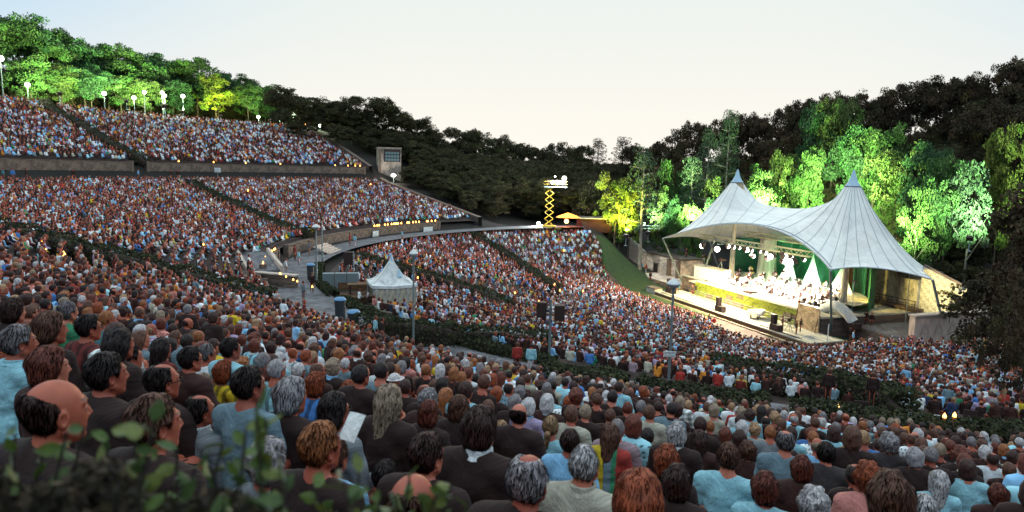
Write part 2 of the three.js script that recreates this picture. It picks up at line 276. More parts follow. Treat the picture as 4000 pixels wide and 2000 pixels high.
hedgeAlong('narrow dark hedge across the lower tier just behind the white pavilion tent', [[902, 640], [1000, 668], [1100, 698], [1200, 730], [1285, 765]], 1.4, 1.3, 14);
hedgeAlong('narrow dark hedge across the far lower tier below the scissor lift', [[1192, 586], [1250, 622], [1310, 660], [1365, 700], [1405, 722]], 1.4, 1.3, 15);
hedgeAlong('low hedge in the lower tier just in front of the white pavilion tent', [[900, 800], [1000, 812], [1120, 824], [1250, 836], [1390, 850]], 1.1, 1.35, 16);
for (const [label, list, sd] of [['thin green hedge slanting through the lower tier, right of the tall sign pole', [[40, 117], [43, 114.8], [45.5, 110.5], [48, 107.6], [50, 105.6]], 17], ['short green hedge behind the lighting desk at the lower right', [[44.5, 109.4], [47, 108.2], [49.5, 107], [51.4, 106.2]], 18]]) { const pts = list.map(([r, a]) => fromPolar(r, a)); hedges.push([pts, 1.3]); hedge(label, pts, 1.2, 1.5, sd, 300); }
const rimRing = (a0, a1, r, n = 8) => Array.from({ length: n }, (_, i) => fromPolar(r, lerp(a0, a1, i / (n - 1))));
for (const [label, a0, a1, s] of [['clipped hedge along the walkway between the black bins and the left tall lamp pole', 149, 124, 21], ['clipped hedge along the walkway between the left tall lamp pole and the speaker pole', 123, 118.6, 22], ['clipped hedge along the walkway between the speaker pole and the tall sign pole', 118, 112.2, 23], ['long clipped hedge along the walkway right of the tall sign pole', 111.4, 96, 24], ['curved hedge around the flower bed end of the walkway by the tall twin poles', 170, 151, 25]]) {
  const pts = rimRing(a0, a1, s === 25 || a0 > 140 ? 51.6 : 54.3); hedges.push([pts, 1.6]); hedge(label, pts, a0 > 140 ? 0.8 : 1.2, a0 > 140 ? 0.8 : 1.05, s, 420);
}
// ------------------------------------------------------------------ the concert stage and its tent (local x along the front, z towards the audience)
const S0 = SP(0, 0, 0), stageThing = (name, label, cat, group) => thing(name, label, cat, S0, STAGE_TURN, group);
const L = (u, y, v) => V3(u, y, -v);
function spot(name, p, q, color, I, angle, soft = 8, pen = 0.6) { const s = new THREE.SpotLight(color, I, 0, angle, pen, 2); s.name = name; s.position.set(...p); s.target.position.set(...q); s.castShadow = true; s.shadow.radius = soft; scene.add(s, s.target); return s; }
function point(name, p, color, I, soft = 6) { const s = new THREE.PointLight(color, I, 0, 2); s.name = name; s.position.set(...p); s.castShadow = true; s.shadow.radius = soft; scene.add(s); return s; }
{
  const t = stageThing('forestage', 'long pale concrete forestage strip between the crowd and the stage wall', 'stage');
  part('deck', rbox(33, 0.16, 5.0, 0.04, 0.3, 0.84, -2.35), M.pale, t);
  part('base', box(32.6, 0.9, 4.8, 0.3, 0.31, -2.35), M.stone, t);
  for (let k = 0; k < 11; k++) part('edge_panel', box(2.92, 0.5, 0.05, -14.7 + k * 3.0, 0.48, 0.10), M.wood, t);
  part('kerb', box(33, 0.22, 0.4, 0.3, 0.30, 0.55), M.stone, t);
  part('cable_cover', box(30, 0.06, 0.25, 0, 0.95, -0.35), M.dark, t);
  const f = stageThing('stage_floor', 'raised pale stage floor with steps for the orchestra under the tent', 'stage');
  part('floor', box(27.6, 0.2, 17.4, -0.6, 2.7, -13.4), M.pale, f); part('base', box(27.4, 2.6, 17.2, -0.6, 1.3, -13.4), M.stoneDark, f);
  for (let k = 0; k < 4; k++) part('riser', sheet(24, 3, (i, j) => { const an = lerp(-1.45, 1.45, i), r0 = 5.2 + k * 1.9, r1 = k === 3 ? r0 + 2.4 : r0 + 1.9, y = 3.0 + k * 0.32, r = j < 0.4 ? r0 : lerp(r0, r1, (j - 0.34) * 1.5); return L(-1.5 + Math.sin(an) * r * 1.12, j < 0.2 ? 2.8 : y, 8.2 + Math.cos(an) * r * 0.82); }, 0.3), M.pale, f);
}
{ // stage wall, mossy stones
  const t = stageThing('stage_wall', 'yellow lit mossy stone wall along the front edge of the stage', 'wall');
  const r = Rng(5);
  part('wall_core', box(21.4, 2.1, 0.5, -1.4, 1.85, -4.95), M.stone, t);
  for (let row = 0; row < 3; row++) for (let k = 0; k < 15; k++) { const w = 1.36 + r() * 0.06, x = -11.6 + k * 1.45 + (row % 2) * 0.5; if (x + w / 2 > 9.4) continue; part('stone_block', rbox(w, 0.6, 0.2, 0.05, x, 1.26 + row * 0.66, -4.62 + r() * 0.05), pick([M.moss, M.moss, M.stone]), t); }
  part('coping', rbox(21.6, 0.16, 0.9, 0.04, -1.4, 2.98, -4.95), M.pale, t);
  part('moss', leafCloud(700, 0.16, (k, q) => ({ p: L(-12 + q() * 21, 2.9 - Math.pow(q(), 2.2) * 1.5, 4.42 + q() * 0.1), out: V3(0, 0.2, 1), tone: toneOf(q, 0.5) }), 9), LEAF.lime, t);
}
// tent membrane
const MAST_U = 11, MAST_V = 10, TIP = 20.1;
const rim = []; // outline of the membrane: corner, corner, sag in plan, rise in the middle
{
  const corners = [[-17.3, 9.1, 1.5], [17.3, 9.1, 1.5], [20.6, 8.2, 12.5], [11.5, 7.4, 24.5], [-11.5, 7.4, 24.5], [-20.6, 8.2, 12.5]];
  const edge = [[3.2, 3.5], [1.0, 0.6], [1.4, 0.6], [2.2, 0.8], [1.4, 0.6], [1.0, 0.6]];
  for (let e = 0; e < 6; e++) { const a = corners[e], b = corners[(e + 1) % 6], n = e === 0 ? 40 : 18, mx = (a[0] + b[0]) / 2, mz = (a[2] + b[2]) / 2, dx = -mx, dz = 11 - mz, l = Math.hypot(dx, dz); for (let i = 0; i < n; i++) { const t = i / n, k = 4 * t * (1 - t); rim.push([lerp(a[0], b[0], t) + dx / l * edge[e][0] * k, lerp(a[1], b[1], t) + edge[e][1] * k, lerp(a[2], b[2], t) + dz / l * edge[e][0] * k]); } }
}
function rimAt(s) { const n = rim.length, x = ((s % 1) + 1) % 1 * n, i = Math.floor(x), f = x - i, a = rim[i % n], b = rim[(i + 1) % n]; return [0, 1, 2].map((k) => lerp(a[k], b[k], f)); }
function tentPoint(s, t) {
  const b = rimAt(s), k = clamp(b[0] / 7.5, -1, 1), fu = MAST_U * Math.sign(k) * Math.pow(Math.abs(k), 0.8);
  const w = Math.pow(Math.abs(fu) / MAST_U, 2.6), ridge = lerp(14.9, 18.2, w);
  let dx = b[0] - fu, dz = b[2] - MAST_V; const d = Math.hypot(dx, dz), ring = 0.85 * smooth(0.75, 1, Math.abs(k));
  const x0 = fu + dx / d * ring, z0 = MAST_V + dz / d * ring, p = lerp(1.25, 1.5, w), y = b[1] + (ridge - b[1]) * Math.pow(1 - t, p);
  return L(lerp(x0, b[0], t), y, lerp(z0, b[2], t));
}
{
  const t = stageThing('stage_tent', 'large pale blue membrane tent with two pointed peaks over the stage', 'tent roof');
  part('membrane', sheet(200, 26, (i, j) => { const p = tentPoint(i, Math.pow(j, 0.8)); p.u = i * 60; p.v = j * 12; return p; }), M.tent, t);
  const n = 38; for (let k = 0; k < n; k++) { const s = (k + 0.5) / n, pts = []; for (let j = 0; j <= 14; j++) { const q = tentPoint(s, j / 14); q.y += 0.02; pts.push(q); } part('seam', tube(pts, 0.035, 5, 28), M.seam, t); }
  const cable = []; for (let i = 0; i <= 160; i++) { const q = tentPoint(i / 160, 1); q.y += 0.03; cable.push(q); } part('edge_cable', new THREE.TubeGeometry(new THREE.CatmullRomCurve3(cable), 320, 0.07, 6), M.seam, t);
  const inner = []; for (let i = 0; i <= 40; i++) { const q = tentPoint(i / 40 * 0.307 + 0.0, 0.93); q.y += 0.05; inner.push(q); } part('edge_band', tube(inner, 0.07, 6, 90), M.seam, t);
  for (const s of [-1, 1]) {
    part('peak_cap', join(new THREE.LatheGeometry([[0.03, 2.0], [0.16, 1.75], [0.36, 1.0], [0.62, 0.42], [0.92, 0.0], [0.88, -0.08]].map(([x, y]) => new THREE.Vector2(x, y)), 20).translate(s * MAST_U, 18.15, -MAST_V)), M.capBlue, t);
    part('cap_ring', moved(new THREE.TorusGeometry(0.9, 0.07, 6, 24), s * MAST_U, 18.1, -MAST_V, Math.PI / 2), M.black, t);
    part('mast', cyl(0.42, 0.22, 15.4, s * MAST_U, 2.8, -MAST_V, 16), M.pale, t);
  }
  const strut = (a, b) => part('strut', rod(a, b, 0.14, 0.14, 10), M.metal, t);
  strut(L(-18.5, 0.7, 6.8), L(-17.3, 9.1, 1.5)); strut(L(12.6, 0.3, 7.0), L(17.3, 9.1, 1.5)); strut(L(20.6, 0.3, 16), L(20.6, 8.2, 12.5)); strut(L(-20.6, 0.3, 16), L(-20.6, 8.2, 12.5)); strut(L(11.5, 2, 26), L(11.5, 7.4, 24.5)); strut(L(-11.5, 1, 26), L(-11.5, 7.4, 24.5));
  strut(L(-13.6, 5.0, 7.2), L(-10.4, 9.9, 6.2));
}
// trusses and stage lamps
function truss(label, v, y, u0, u1) {
  const t = stageThing('lighting_truss', label, 'truss'), h = 0.32, n = Math.round((u1 - u0) / 0.9);
  for (const [a, b] of [[-h, -h], [h, -h], [-h, h], [h, h]]) part('chord', rod(L(u0, y + a, v + b), L(u1, y + a, v + b), 0.05), M.yellowish, t);
  const g = []; for (let k = 0; k < n; k++) { const a = lerp(u0, u1, k / n), b = lerp(u0, u1, (k + 1) / n), s = k % 2 ? h : -h; for (const w of [-h, h]) g.push(rod(L(a, y - s, v + w), L(b, y + s, v + w), 0.03, 0.03, 5)); g.push(rod(L(a, y - h, v + s), L(b, y - h, v - s), 0.03, 0.03, 5)); }
  part('bracing', join(g), M.yellowish, t); return t;
}
M.yellowish = std([0.50, 0.46, 0.28], { roughness: 0.5, metalness: 0.3 });
truss('yellowish lattice truss carrying lamps along the front of the stage tent', 6, 9.75, -13.6, 9.6);
truss('second lattice truss further back under the stage tent', 12, 10.4, -11, 9);
const local = (u, y, v) => { const p = SP(u, y, v); return p; };
function stageLamp(label, u, y, v, aim, size, lit, I, ang, color = 0xfff6e4, group = 'stage lamps hanging from the truss') {
  const p = SP(u, y, v), q = SP(...aim), t = thing('stage_lamp', label, 'stage lamp', p, Math.atan2(q[0] - p[0], q[2] - p[2]), group), tilt = Math.atan2(p[1] - q[1], Math.hypot(q[0] - p[0], q[2] - p[2]));
  part('housing', join(moved(new THREE.CylinderGeometry(size * 0.75, size, size * 2.0, 12), 0, 0, -size * 0.6, Math.PI / 2 + tilt, 0, 0)), M.black, t);
  part('yoke', join(box(size * 2.4, 0.04, 0.06, 0, size * 1.6, -size * 0.5), box(0.04, size * 1.7, 0.06, size * 1.15, size * 0.75, -size * 0.5), box(0.04, size * 1.7, 0.06, -size * 1.15, size * 0.75, -size * 0.5)), M.black, t);
  const c = Math.cos(tilt), s = Math.sin(tilt), d = size * 0.42;
  part('lens', moved(new THREE.SphereGeometry(size * 1.05, 14, 8), 0, -s * d, c * d), lit ? M.lampWhite : M.dark, t);
  if (lit && I) spot('stage_lamp_beam', V3(...q).sub(V3(...p)).normalize().multiplyScalar(size * 2).add(V3(...p)).toArray(), q, color, I, ang, 4);
  return t;
}
const FRONT = 'stage lamps hanging from the truss';
const lampAt = [ // u, size, lit, intensity, aim u, aim v
  [-6.8, 0.30, 1, 420, -7, 10], [-5.4, 0.22, 1, 0, 0, 0], [-4.2, 0.20, 1, 420, -4, 12], [-2.6, 0.34, 1, 420, -2, 9], [-1.5, 0.22, 1, 0, 0, 0], [0.2, 0.18, 1, 420, 0, 13], [1.3, 0.24, 1, 420, 2, 10], [2.6, 0.24, 0, 0, 0, 0], [4.9, 0.38, 1, 420, 4, 11], [6.2, 0.26, 1, 420, 6, 9], [8.4, 0.22, 1, 0, 0, 0]];
lampAt.map((q) => [...q.slice(0, 3), q[3] * 5.5, q[4], q[5]]).forEach(([u, s, lit, I, au, av], i) => stageLamp(lit ? `${s > 0.28 ? 'large' : 'small'} white stage lamp under the front truss, number ${['one', 'two', 'three', 'four', 'five', 'six', 'seven', 'eight', 'nine', 'ten', 'eleven'][i]} from its left end` : 'unlit black stage lamp among the glaring ones on the front truss', u, 9.05, 5.9, [au || u, 2.8, av || 9], s, lit, I, 0.62));
const boomLamp = (...a) => { const t = stageLamp(...a), p = t.position, q = V3(...SP(a[1] - 2, 9.5, 6)).sub(p).applyAxisAngle(V3(0, 1, 0), -t.rotation.y); part('boom', rod(V3(0, a[5] * 1.6, 0), q, 0.05), M.metal, t); };
boomLamp('very bright lamp at the left end of the front truss, facing the forestage', -6.2, 9.3, 1.2, [-9, 0.9, 1.6], 0.36, 1, 1900, 1.25, 0xffe9a8);
boomLamp('very bright lamp beside the leaning strut at the left of the truss', -2.8, 9.2, 1.2, [4, 0.9, 1.8], 0.36, 1, 1900, 1.25, 0xffe9a8);
stageLamp('very bright large lamp near the right end of the front truss', 6.9, 8.5, 5.2, [7, 1, -12], 0.50, 1, 2200, 0.95, 0xfff4dd);
stageLamp('very bright lamp right of the middle of the front truss, facing the forestage', 3.4, 8.8, 5.2, [0, 1, -12], 0.34, 1, 2000, 0.9, 0xfff4dd);
for (const [u, w] of [[-4.0, 'left'], [-1.0, 'middle'], [2.0, 'right']]) stageLamp('small moving head lamp hanging low before the green backdrop, ' + w + ' of three', u, 7.9, 8.2, [u, 3, 13], 0.26, 1, 1200, 0.6, 0xe4fff0, 'moving head lamps before the backdrop');
// backdrop, sails, columns
{
  const t = stageThing('stage_backdrop', 'dark green curved backdrop at the rear of the stage', 'backdrop');
  for (let k = 0; k < 9; k++) { const a = lerp(-1.1, 1.1, (k + 0.5) / 9), x = Math.sin(a) * 15 - 1.5, v = 8 + Math.cos(a) * 11.6; part('panel', rbox(3.75, 6.6, 0.12, 0.03, x, 6.1, -v, 0, -a, 0), M.green, t); }
  const sail = (label, u0, u1, ua, ya, v) => {
    const s = stageThing('cloth_sail', label, 'sail'), n = 10;
    part('cloth', sheet(8, n, (i, j) => { const w = Math.pow(1 - j, 1.25), c = lerp((u0 + u1) / 2, ua, j); return L(c + (i - 0.5) * (u1 - u0) * w + (i - 0.5) * 0.16, lerp(2.82, ya, j), v - 0.5 * Math.cos((i - 0.5) * 3) * w); }, 0.3), M.white, s);
    part('spreader', rod(L(u0, 2.9, v), L(u1, 2.9, v), 0.05), M.metal, s); part('hanger', rod(L(ua, ya, v), L(ua, ya + 1.6, v), 0.03), M.metal, s);
  };
  sail('white triangular cloth sail at the rear of the stage, nearest the broad pale column', -8.3, -3.3, -5.3, 7.9, 16); sail('cream triangular cloth sail in the middle of the rear of the stage', -3.2, 1.6, -0.9, 8.3, 16); sail('white triangular cloth sail at the right rear of the stage beside the thin post', 1.7, 7.2, 4.5, 7.8, 16);
  const c = stageThing('stage_column', 'broad pale column before the backdrop at the left of the cloth sails', 'column');
  part('shaft', sheet(24, 6, (i, j) => { const a = i * 6.283, r = lerp(1.55, 1.15, j); return L(-9.9 + Math.sin(a) * r, lerp(2.8, 9.6, j), 15.6 + Math.cos(a) * r); }, 0.3), M.pale, c); part('plinth', cyl(1.75, 1.7, 0.25, -9.9, 2.8, -15.6, 24), M.pale, c);
  const d = stageThing('stage_post', 'thin dark post at the right edge of the stage beside the white sail', 'post'); part('pole', cyl(0.12, 0.1, 6.2, 7.6, 2.8, -13.2), M.black, d); part('foot', cyl(0.3, 0.26, 0.08, 7.6, 2.8, -13.2), M.black, d);
  spot('backdrop_green', SP(-2, 9.6, 10), SP(-5, 4, 19), 0x20ff90, 170, 0.9, 10); spot('backdrop_green', SP(3, 9.6, 11), SP(2, 4, 19), 0x20ff90, 120, 0.9, 10);
}
// white cabinets, camera platform, barrier, monitors, brown panel, white drape
for (const [label, u0, w] of [['white panelled cabinet at the left end of the stage, left of two', -16.2, 3.6], ['white panelled cabinet at the left end of the stage, right of two', -12.4, 3.4]]) {
  const t = stageThing('white_cabinet', label, 'cabinet'); part('body', rbox(w, 2.1, 1.6, 0.04, u0 + w / 2, 3.86, -7.6), M.white, t); part('top', rbox(w + 0.12, 0.1, 1.8, 0.03, u0 + w / 2, 4.96, -7.6), M.pale, t);
  for (let k = 0; k < 2; k++) part('panel', rbox(w / 2 - 0.16, 1.7, 0.06, 0.02, u0 + w * (0.25 + k * 0.5), 3.85, -6.79), M.white, t); part('base', box(w - 0.1, 2.2, 1.5, u0 + w / 2, 1.7, -7.6), M.stoneDark, t);
}
function cameraRig(label, u, y, v, turn) {
  const t = thing('television_camera', label, 'camera', SP(u, y, v), turn); part('body', rbox(0.35, 0.4, 0.9, 0.05, 0, 1.45, 0), M.black, t); part('lens', moved(cyl(0.16, 0.13, 0.5), 0, 1.45, 0.45, Math.PI / 2), M.black, t);
  for (let k = 0; k < 3; k++) part('leg', rod(V3(Math.sin(k * 2.1) * 0.5, 0, Math.cos(k * 2.1) * 0.5), V3(0, 1.25, 0), 0.03), M.metal, t); part('viewfinder', rbox(0.22, 0.2, 0.25, 0.03, -0.2, 1.7, -0.35), M.black, t);
}
cameraRig('black television camera on a tripod on top of the left white cabinet', -14.9, 5.02, 7.6, 2.4); cameraRig('black television camera on a tripod on top of the right white cabinet', -10.4, 5.02, 7.6, 2.0);
cameraRig('television camera on a tripod on the right end of the forestage', 11.6, 0.93, 1.6, 2.6);
{
  const t = stageThing('rail_barrier', 'long thin metal barrier along the foot of the mossy stage wall', 'barrier');
  for (let k = 0; k <= 10; k++) part('post', cyl(0.035, 0.035, 1.1, -10 + k * 2.05, 0.92, -3.3, 8), M.metal, t);
  for (const y of [1.3, 1.66, 2.0]) part('rail', rod(L(-10, y, 3.3), L(10.5, y, 3.3), 0.035), M.metal, t);
  const m = (label, u, v, s) => { const q = thing('stage_monitor', label, 'loudspeaker', SP(u, 0.93, v), STAGE_TURN + Math.PI); part('cabinet', rbox(1.5 * s, 0.75 * s, 0.8 * s, 0.05, -0.2, 0.375 * s, 0), M.black, q); part('top_box', rbox(0.55 * s, 1.1 * s, 0.6 * s, 0.05, 0.25, 1.3 * s, 0), M.black, q); part('grille', rbox(1.4 * s, 0.62 * s, 0.04, 0.01, -0.2, 0.37 * s, 0.41 * s), M.dark, q); };
  m('black loudspeaker stack in the middle of the forestage edge', -0.6, 0.6, 1); m('black loudspeaker stack near the right end of the forestage edge', 10.6, 0.4, 1); m('black loudspeaker stack at the far left end of the forestage', -14.6, 1.6, 1.15);
  const b = stageThing('brown_panel', 'large plain brown board screening the right end of the stage', 'panel'); part('board', rbox(3.9, 3.2, 0.14, 0.03, 11.3, 2.2, -4.55, 0, -0.06), M.brown, b); for (const x of [9.3, 12.7]) part('brace', rod(L(x + 0.3, 0.95, 4.1), L(x + 0.3, 3.2, 4.5), 0.05), M.wood, b);
  const d = stageThing('white_drape', 'white arched fabric drape behind the brown board', 'drape'); part('arch', tube([L(10.6, 3.2, 7.4), L(12.3, 3.9, 7.6), L(13.6, 3.3, 8.0), L(14.3, 2.3, 8.4)], 0.6, 12, 24), M.white, d); part('foot', rbox(1.7, 0.8, 1.2, 0.15, 14.3, 1.9, -8.4), M.dark, d);
  const w = stageThing('piano', 'white covered grand piano below the mossy wall on the forestage', 'piano'); const sh = new THREE.Shape(); sh.moveTo(-1, 0); sh.lineTo(1, 0); sh.bezierCurveTo(1.1, 1.2, 0.2, 1.1, -0.1, 2.0); sh.bezierCurveTo(-0.4, 2.4, -1, 2.2, -1, 1.8); sh.lineTo(-1, 0);
  part('case', new THREE.ExtrudeGeometry(sh, { depth: 0.35, bevelEnabled: true, bevelSize: 0.03, bevelThickness: 0.03 }).rotateX(-Math.PI / 2).translate(4.6, 1.55, -1.9), M.white, w); for (const [x, z] of [[3.9, -2.2], [5.3, -2.2], [3.9, -3.6]]) part('leg', cyl(0.08, 0.06, 0.62, x, 0.92, z), M.black, w); part('keyboard', rbox(1.9, 0.1, 0.35, 0.02, 4.6, 1.66, -1.75), M.pale, w);
  const e = stageThing('stone_block_end', 'pale stone end block at the left front corner of the forestage', 'block'); part('block', rbox(2.6, 1.0, 1.4, 0.06, -17.6, 0.7, -0.6), M.pale, e); part('cap', rbox(2.8, 0.12, 1.6, 0.03, -17.6, 1.26, -0.6), M.stone, e);
  const y = stageThing('side_wall', 'warm lit stone wall between the white cabinets and the forestage', 'wall'); part('body', box(6.0, 2.2, 0.5, -15.4, 1.8, -6.3), M.stone, y); part('coping', rbox(6.1, 0.14, 0.7, 0.03, -15.4, 2.98, -6.3), M.pale, y);
  const h = thing('parasol_stand', 'thin white pole with a heavy round foot on the lawn right of the stage', 'stand', SP(17.6, 0.45, 1.6)); part('pole', cyl(0.06, 0.05, 2.6, 0, 0.1, 0), M.white, h); part('foot', cyl(0.55, 0.45, 0.14, 0, 0, 0, 20), M.pale, h);
}
// right wing: terrace, building, ramp, concrete wall, planting
{
  const t = stageThing('stone_terrace', 'low stone terrace with steps at the right of the stage', 'terrace'); part('platform', box(10.2, 1.3, 11.5, 15.6, 0.86, -15.4), M.stone, t); part('paving', box(10.1, 0.06, 11.4, 15.6, 1.535, -15.4), M.path, t);
  for (let k = 0; k < 5; k++) part('step', rbox(4.4, 0.24, 0.36, 0.03, 18.4, 1.38 - k * 0.23, -9.5 + k * 0.34), M.stone, t);
  const b = stageThing('side_building', 'yellow lit plain walled side building at the right rear of the stage', 'building');
  part('wall', box(4.6, 6.6, 4, 6.9, 4.0, -22), M.pale, b); part('wall', box(2.6, 5.9, 3.6, 11.2, 3.65, -22), M.pale, b); part('roof', box(8.2, 0.25, 4.6, 8.4, 7.42, -22), M.stoneDark, b); part('deck', box(8.6, 0.3, 1.6, 9.6, 3.1, -19.3), M.stoneDark, b);
  for (let k = 0; k < 7; k++) part('railing_post', cyl(0.04, 0.04, 1.0, 5.8 + k * 1.3, 3.25, -18.6, 6), M.black, b); for (const y of [3.75, 4.2]) part('rail', rod(L(5.6, y, 18.6), L(13.8, y, 18.6), 0.04), M.black, b);
  const d = stageThing('dark_gap_sheet', 'tall black curtain between the stage and the side building', 'gap_sheet'); part('cloth', sheet(30, 4, (i, j) => L(3.6 + i * 1.5, 2.8 + j * 5.2, 17.2 + 0.14 * Math.sin(i * 40)), 0.3), M.black, d); part('rail', rod(L(3.4, 8.05, 17.2), L(5.3, 8.05, 17.2), 0.05), M.metal, d);  // added black sheet, its colour stands in for the dark gap beside the building
  const r = stageThing('ramp_wall', 'brightly lit pale sloping wall beyond the right corner of the tent', 'wall'); const sh = new THREE.Shape(); sh.moveTo(0, -6); sh.lineTo(0, 0); sh.lineTo(7.6, -2.4); sh.lineTo(9, -6); part('wall_body', new THREE.ExtrudeGeometry(sh, { depth: 0.6, bevelEnabled: false }).translate(13.2, 8.5, -20.4), M.pale, r); part('coping', rod(L(13.2, 8.56, 20.1), L(20.8, 6.16, 20.1), 0.2, 0.2, 6), M.stone, r);
  const w = stageThing('concrete_wing_wall', 'broad weathered concrete wall at the right of the lawn beside the terrace steps', 'wall'); const pinkish = std([0.74, 0.55, 0.46], { map: cloth, bumpMap: rough, bumpScale: 0.012 }); for (let k = 0; k < 6; k++) part('wall_panel', box(0.7, 4.6, 1.985, 21.2, 2.1, -10.4 - k * 2), pinkish, w); part('coping', rbox(1.0, 0.22, 12.2, 0.05, 21.2, 4.5, -15.4), M.concrete, w); part('return_wall', box(4.2, 3.2, 0.5, 19.2, 3.1, -21.6), M.concrete, w);
  spot('wing_flood', SP(12.6, 6.6, 10), SP(8, 5, 20), 0xffe070, 420, 0.75, 10); spot('ramp_flood', SP(17.5, 8.6, 13), SP(16.5, 6.4, 20), 0xfff0b0, 700, 0.6, 10);
  for (const [label, u, y, v, tu, tv] of [['small floodlight under the tent edge aimed at the side building', 12.6, 6.8, 9.9, 8, 20], ['small floodlight on a post aimed at the pale sloping wall', 17.5, 8.8, 12.9, 16.5, 20]]) { const p = SP(u, y, v), q = SP(tu, y, tv), f = thing('floodlight', label, 'floodlight', p, Math.atan2(q[0] - p[0], q[2] - p[2])); part('housing', rbox(0.5, 0.36, 0.24, 0.04), M.black, f); part('lens', box(0.42, 0.28, 0.03, 0, 0, 0.13), M.lampWarm, f); part('post', cyl(0.05, 0.05, y - 1, 0, -(y - 1), -0.16), M.metal, f); }
}
// left wing
{
  const t = stageThing('ramp_wall', 'pinkish sloping stone wall at the right edge of the grass bank', 'wall'); const sh = new THREE.Shape(); sh.moveTo(0, -1); sh.lineTo(0, 6.3); sh.lineTo(6, 4.2); sh.lineTo(6, -1); part('wall_body', new THREE.ExtrudeGeometry(sh, { depth: 0.5, bevelEnabled: false }).translate(-41.6, 0.2, -9.4), M.concrete, t); part('coping', rod(L(-41.6, 6.55, 9.15), L(-35.6, 4.45, 9.15), 0.22, 0.22, 6), M.pale, t);
  const b = stageThing('stone_lodge', 'low weathered stone building with a dark doorway left of the stage', 'building'); part('wall', box(11.6, 4.2, 4.5, -29.8, 2.4, -11.6), M.concrete, b); part('roof', box(11.9, 0.22, 4.8, -29.8, 4.62, -11.6), M.stoneDark, b); part('door', box(1.5, 2.3, 0.08, -32.2, 1.75, -9.34), M.dark, b); part('lintel', box(1.9, 0.25, 0.14, -32.2, 3.0, -9.36), M.stone, b); part('buttress', box(0.7, 4.1, 0.8, -27.3, 2.35, -9.2), M.stone, b); part('buttress', box(0.7, 4.1, 0.8, -24.4, 2.35, -9.2), M.stone, b);
  const p = stageThing('stone_platform', 'low stone platform with steps between the lodge and the white cabinets', 'terrace'); part('platform', box(13, 0.9, 4.6, -24.6, 0.9, -6.9), M.stone, p); part('paving', box(12.9, 0.05, 4.5, -24.6, 1.38, -6.9), M.concrete, p); for (let k = 0; k < 3; k++) part('step', rbox(6, 0.3, 0.4, 0.03, -26, 1.16 - k * 0.3, -4.4 + k * 0.4), M.stone, p);
}
// ------------------------------------------------------------------ things standing about the bowl
const onGround = (px, py, off = 0) => { const p = plan.ground(px * 1.5528, py * 1.5528, off); return p; };     // coordinates on the overview of the photograph
const atDepth = (px, py, d) => plan.depth(px * 1.5528, py * 1.5528, d), atLevel = (px, py, y) => plan.level(px * 1.5528, py * 1.5528, y), atRing = (px, py, r) => plan.ring(px * 1.5528, py * 1.5528, r);
const keepOut = [];                                       // [x, z, radius] places without seats
{ // small pavilion
  const p = atDepth(985, 762, 53), g = tierY(p.x, p.z), t = thing('pavilion_tent', 'small white pagoda tent with striped sides in the middle of the crowd', 'tent', [p.x, g, p.z], 0.35); keepOut.push([p.x, p.z, 2.3]);
  const hs = 1.75, sq = (a) => { const c = Math.cos(a), s = Math.sin(a), k = 1 / Math.max(Math.abs(c), Math.abs(s)); return [c * k, s * k]; };
  part('roof', sheet(48, 10, (i, j) => { const [x, z] = sq(i * 2 * Math.PI), y = 2.25 + 1.9 * Math.pow(1 - j, 1.9) - 0.1 * (1 - Math.abs(x * z)) * j; return V3(x * hs * lerp(0.04, 1, j), y, z * hs * lerp(0.04, 1, j)); }, 0.5), M.white, t);
  part('valance', sheet(48, 1, (i, j) => { const [x, z] = sq(i * 2 * Math.PI); return V3(x * hs, 2.25 - 0.1 * (1 - Math.abs(x * z)) - 0.22 * j, z * hs); }, 0.5), M.white, t);
  part('peak', cyl(0.24, 0.02, 0.8, 0, 3.75, 0), M.capBlue, t); part('second_peak', cyl(0.26, 0.02, 0.6, 0.5, 2.75, 0.75), M.capBlue, t);
  for (const [x, z] of [[-1, -1], [1, -1], [1, 1], [-1, 1]]) part('post', cyl(0.05, 0.05, 2.2, x * 1.66, 0, z * 1.66), M.alu, t);
  const beige = std([0.55, 0.48, 0.36], { map: cloth });
  for (let s = 0; s < 4; s++) for (let k = 0; k < 8; k++) { if (s === 3) continue; const g2 = new THREE.CylinderGeometry(0.24, 0.24, 2.0, 8, 1, true, 0, Math.PI); moved(g2, 0, 0, 0, 0, -Math.PI / 2, 0); g2.scale(1, 1, 0.35); moved(g2, -1.44 + k * 0.41, 1.0, 1.6); moved(g2, 0, 0, 0, 0, s * Math.PI / 2); part('side_panel', g2, k % 2 ? beige : M.pale, t); }
  const q = atDepth(905, 735, 55), d = thing('mixing_desk_stand', 'dark open wooden stand with a table left of the white pavilion tent', 'stand', [q.x, tierY(q.x, q.z), q.z], 0.35); keepOut.push([q.x, q.z, 1.7]);
  part('platform', box(4.2, 0.5, 2.6, 0, 0.25, 0), M.wood, d); part('table', rbox(2.6, 0.08, 1.0, 0.02, 0.3, 1.35, 0), M.wood, d); for (const x of [-0.8, 1.4]) part('leg', box(0.1, 0.85, 0.8, x, 0.92, 0), M.dark, d); for (const x of [-1.7, 1.7]) part('post', cyl(0.05, 0.05, 1.0, x, 0.5, -1.2), M.metal, d); part('back', box(3.5, 0.7, 0.06, 0, 0.95, -1.25), M.wood, d);
  const e = thing('grey_cabinets', 'row of pale grey equipment cabinets left of the wooden stand', 'cabinet', (() => { const w = atDepth(858, 716, 57); keepOut.push([w.x, w.z, 1.5]); return [w.x, tierY(w.x, w.z), w.z]; })(), 0.2); for (let k = 0; k < 3; k++) part('cabinet', rbox(0.95, 1.7, 0.6, 0.03, -1.05 + k * 1.02, 0.9, 0), M.metal, e);
}
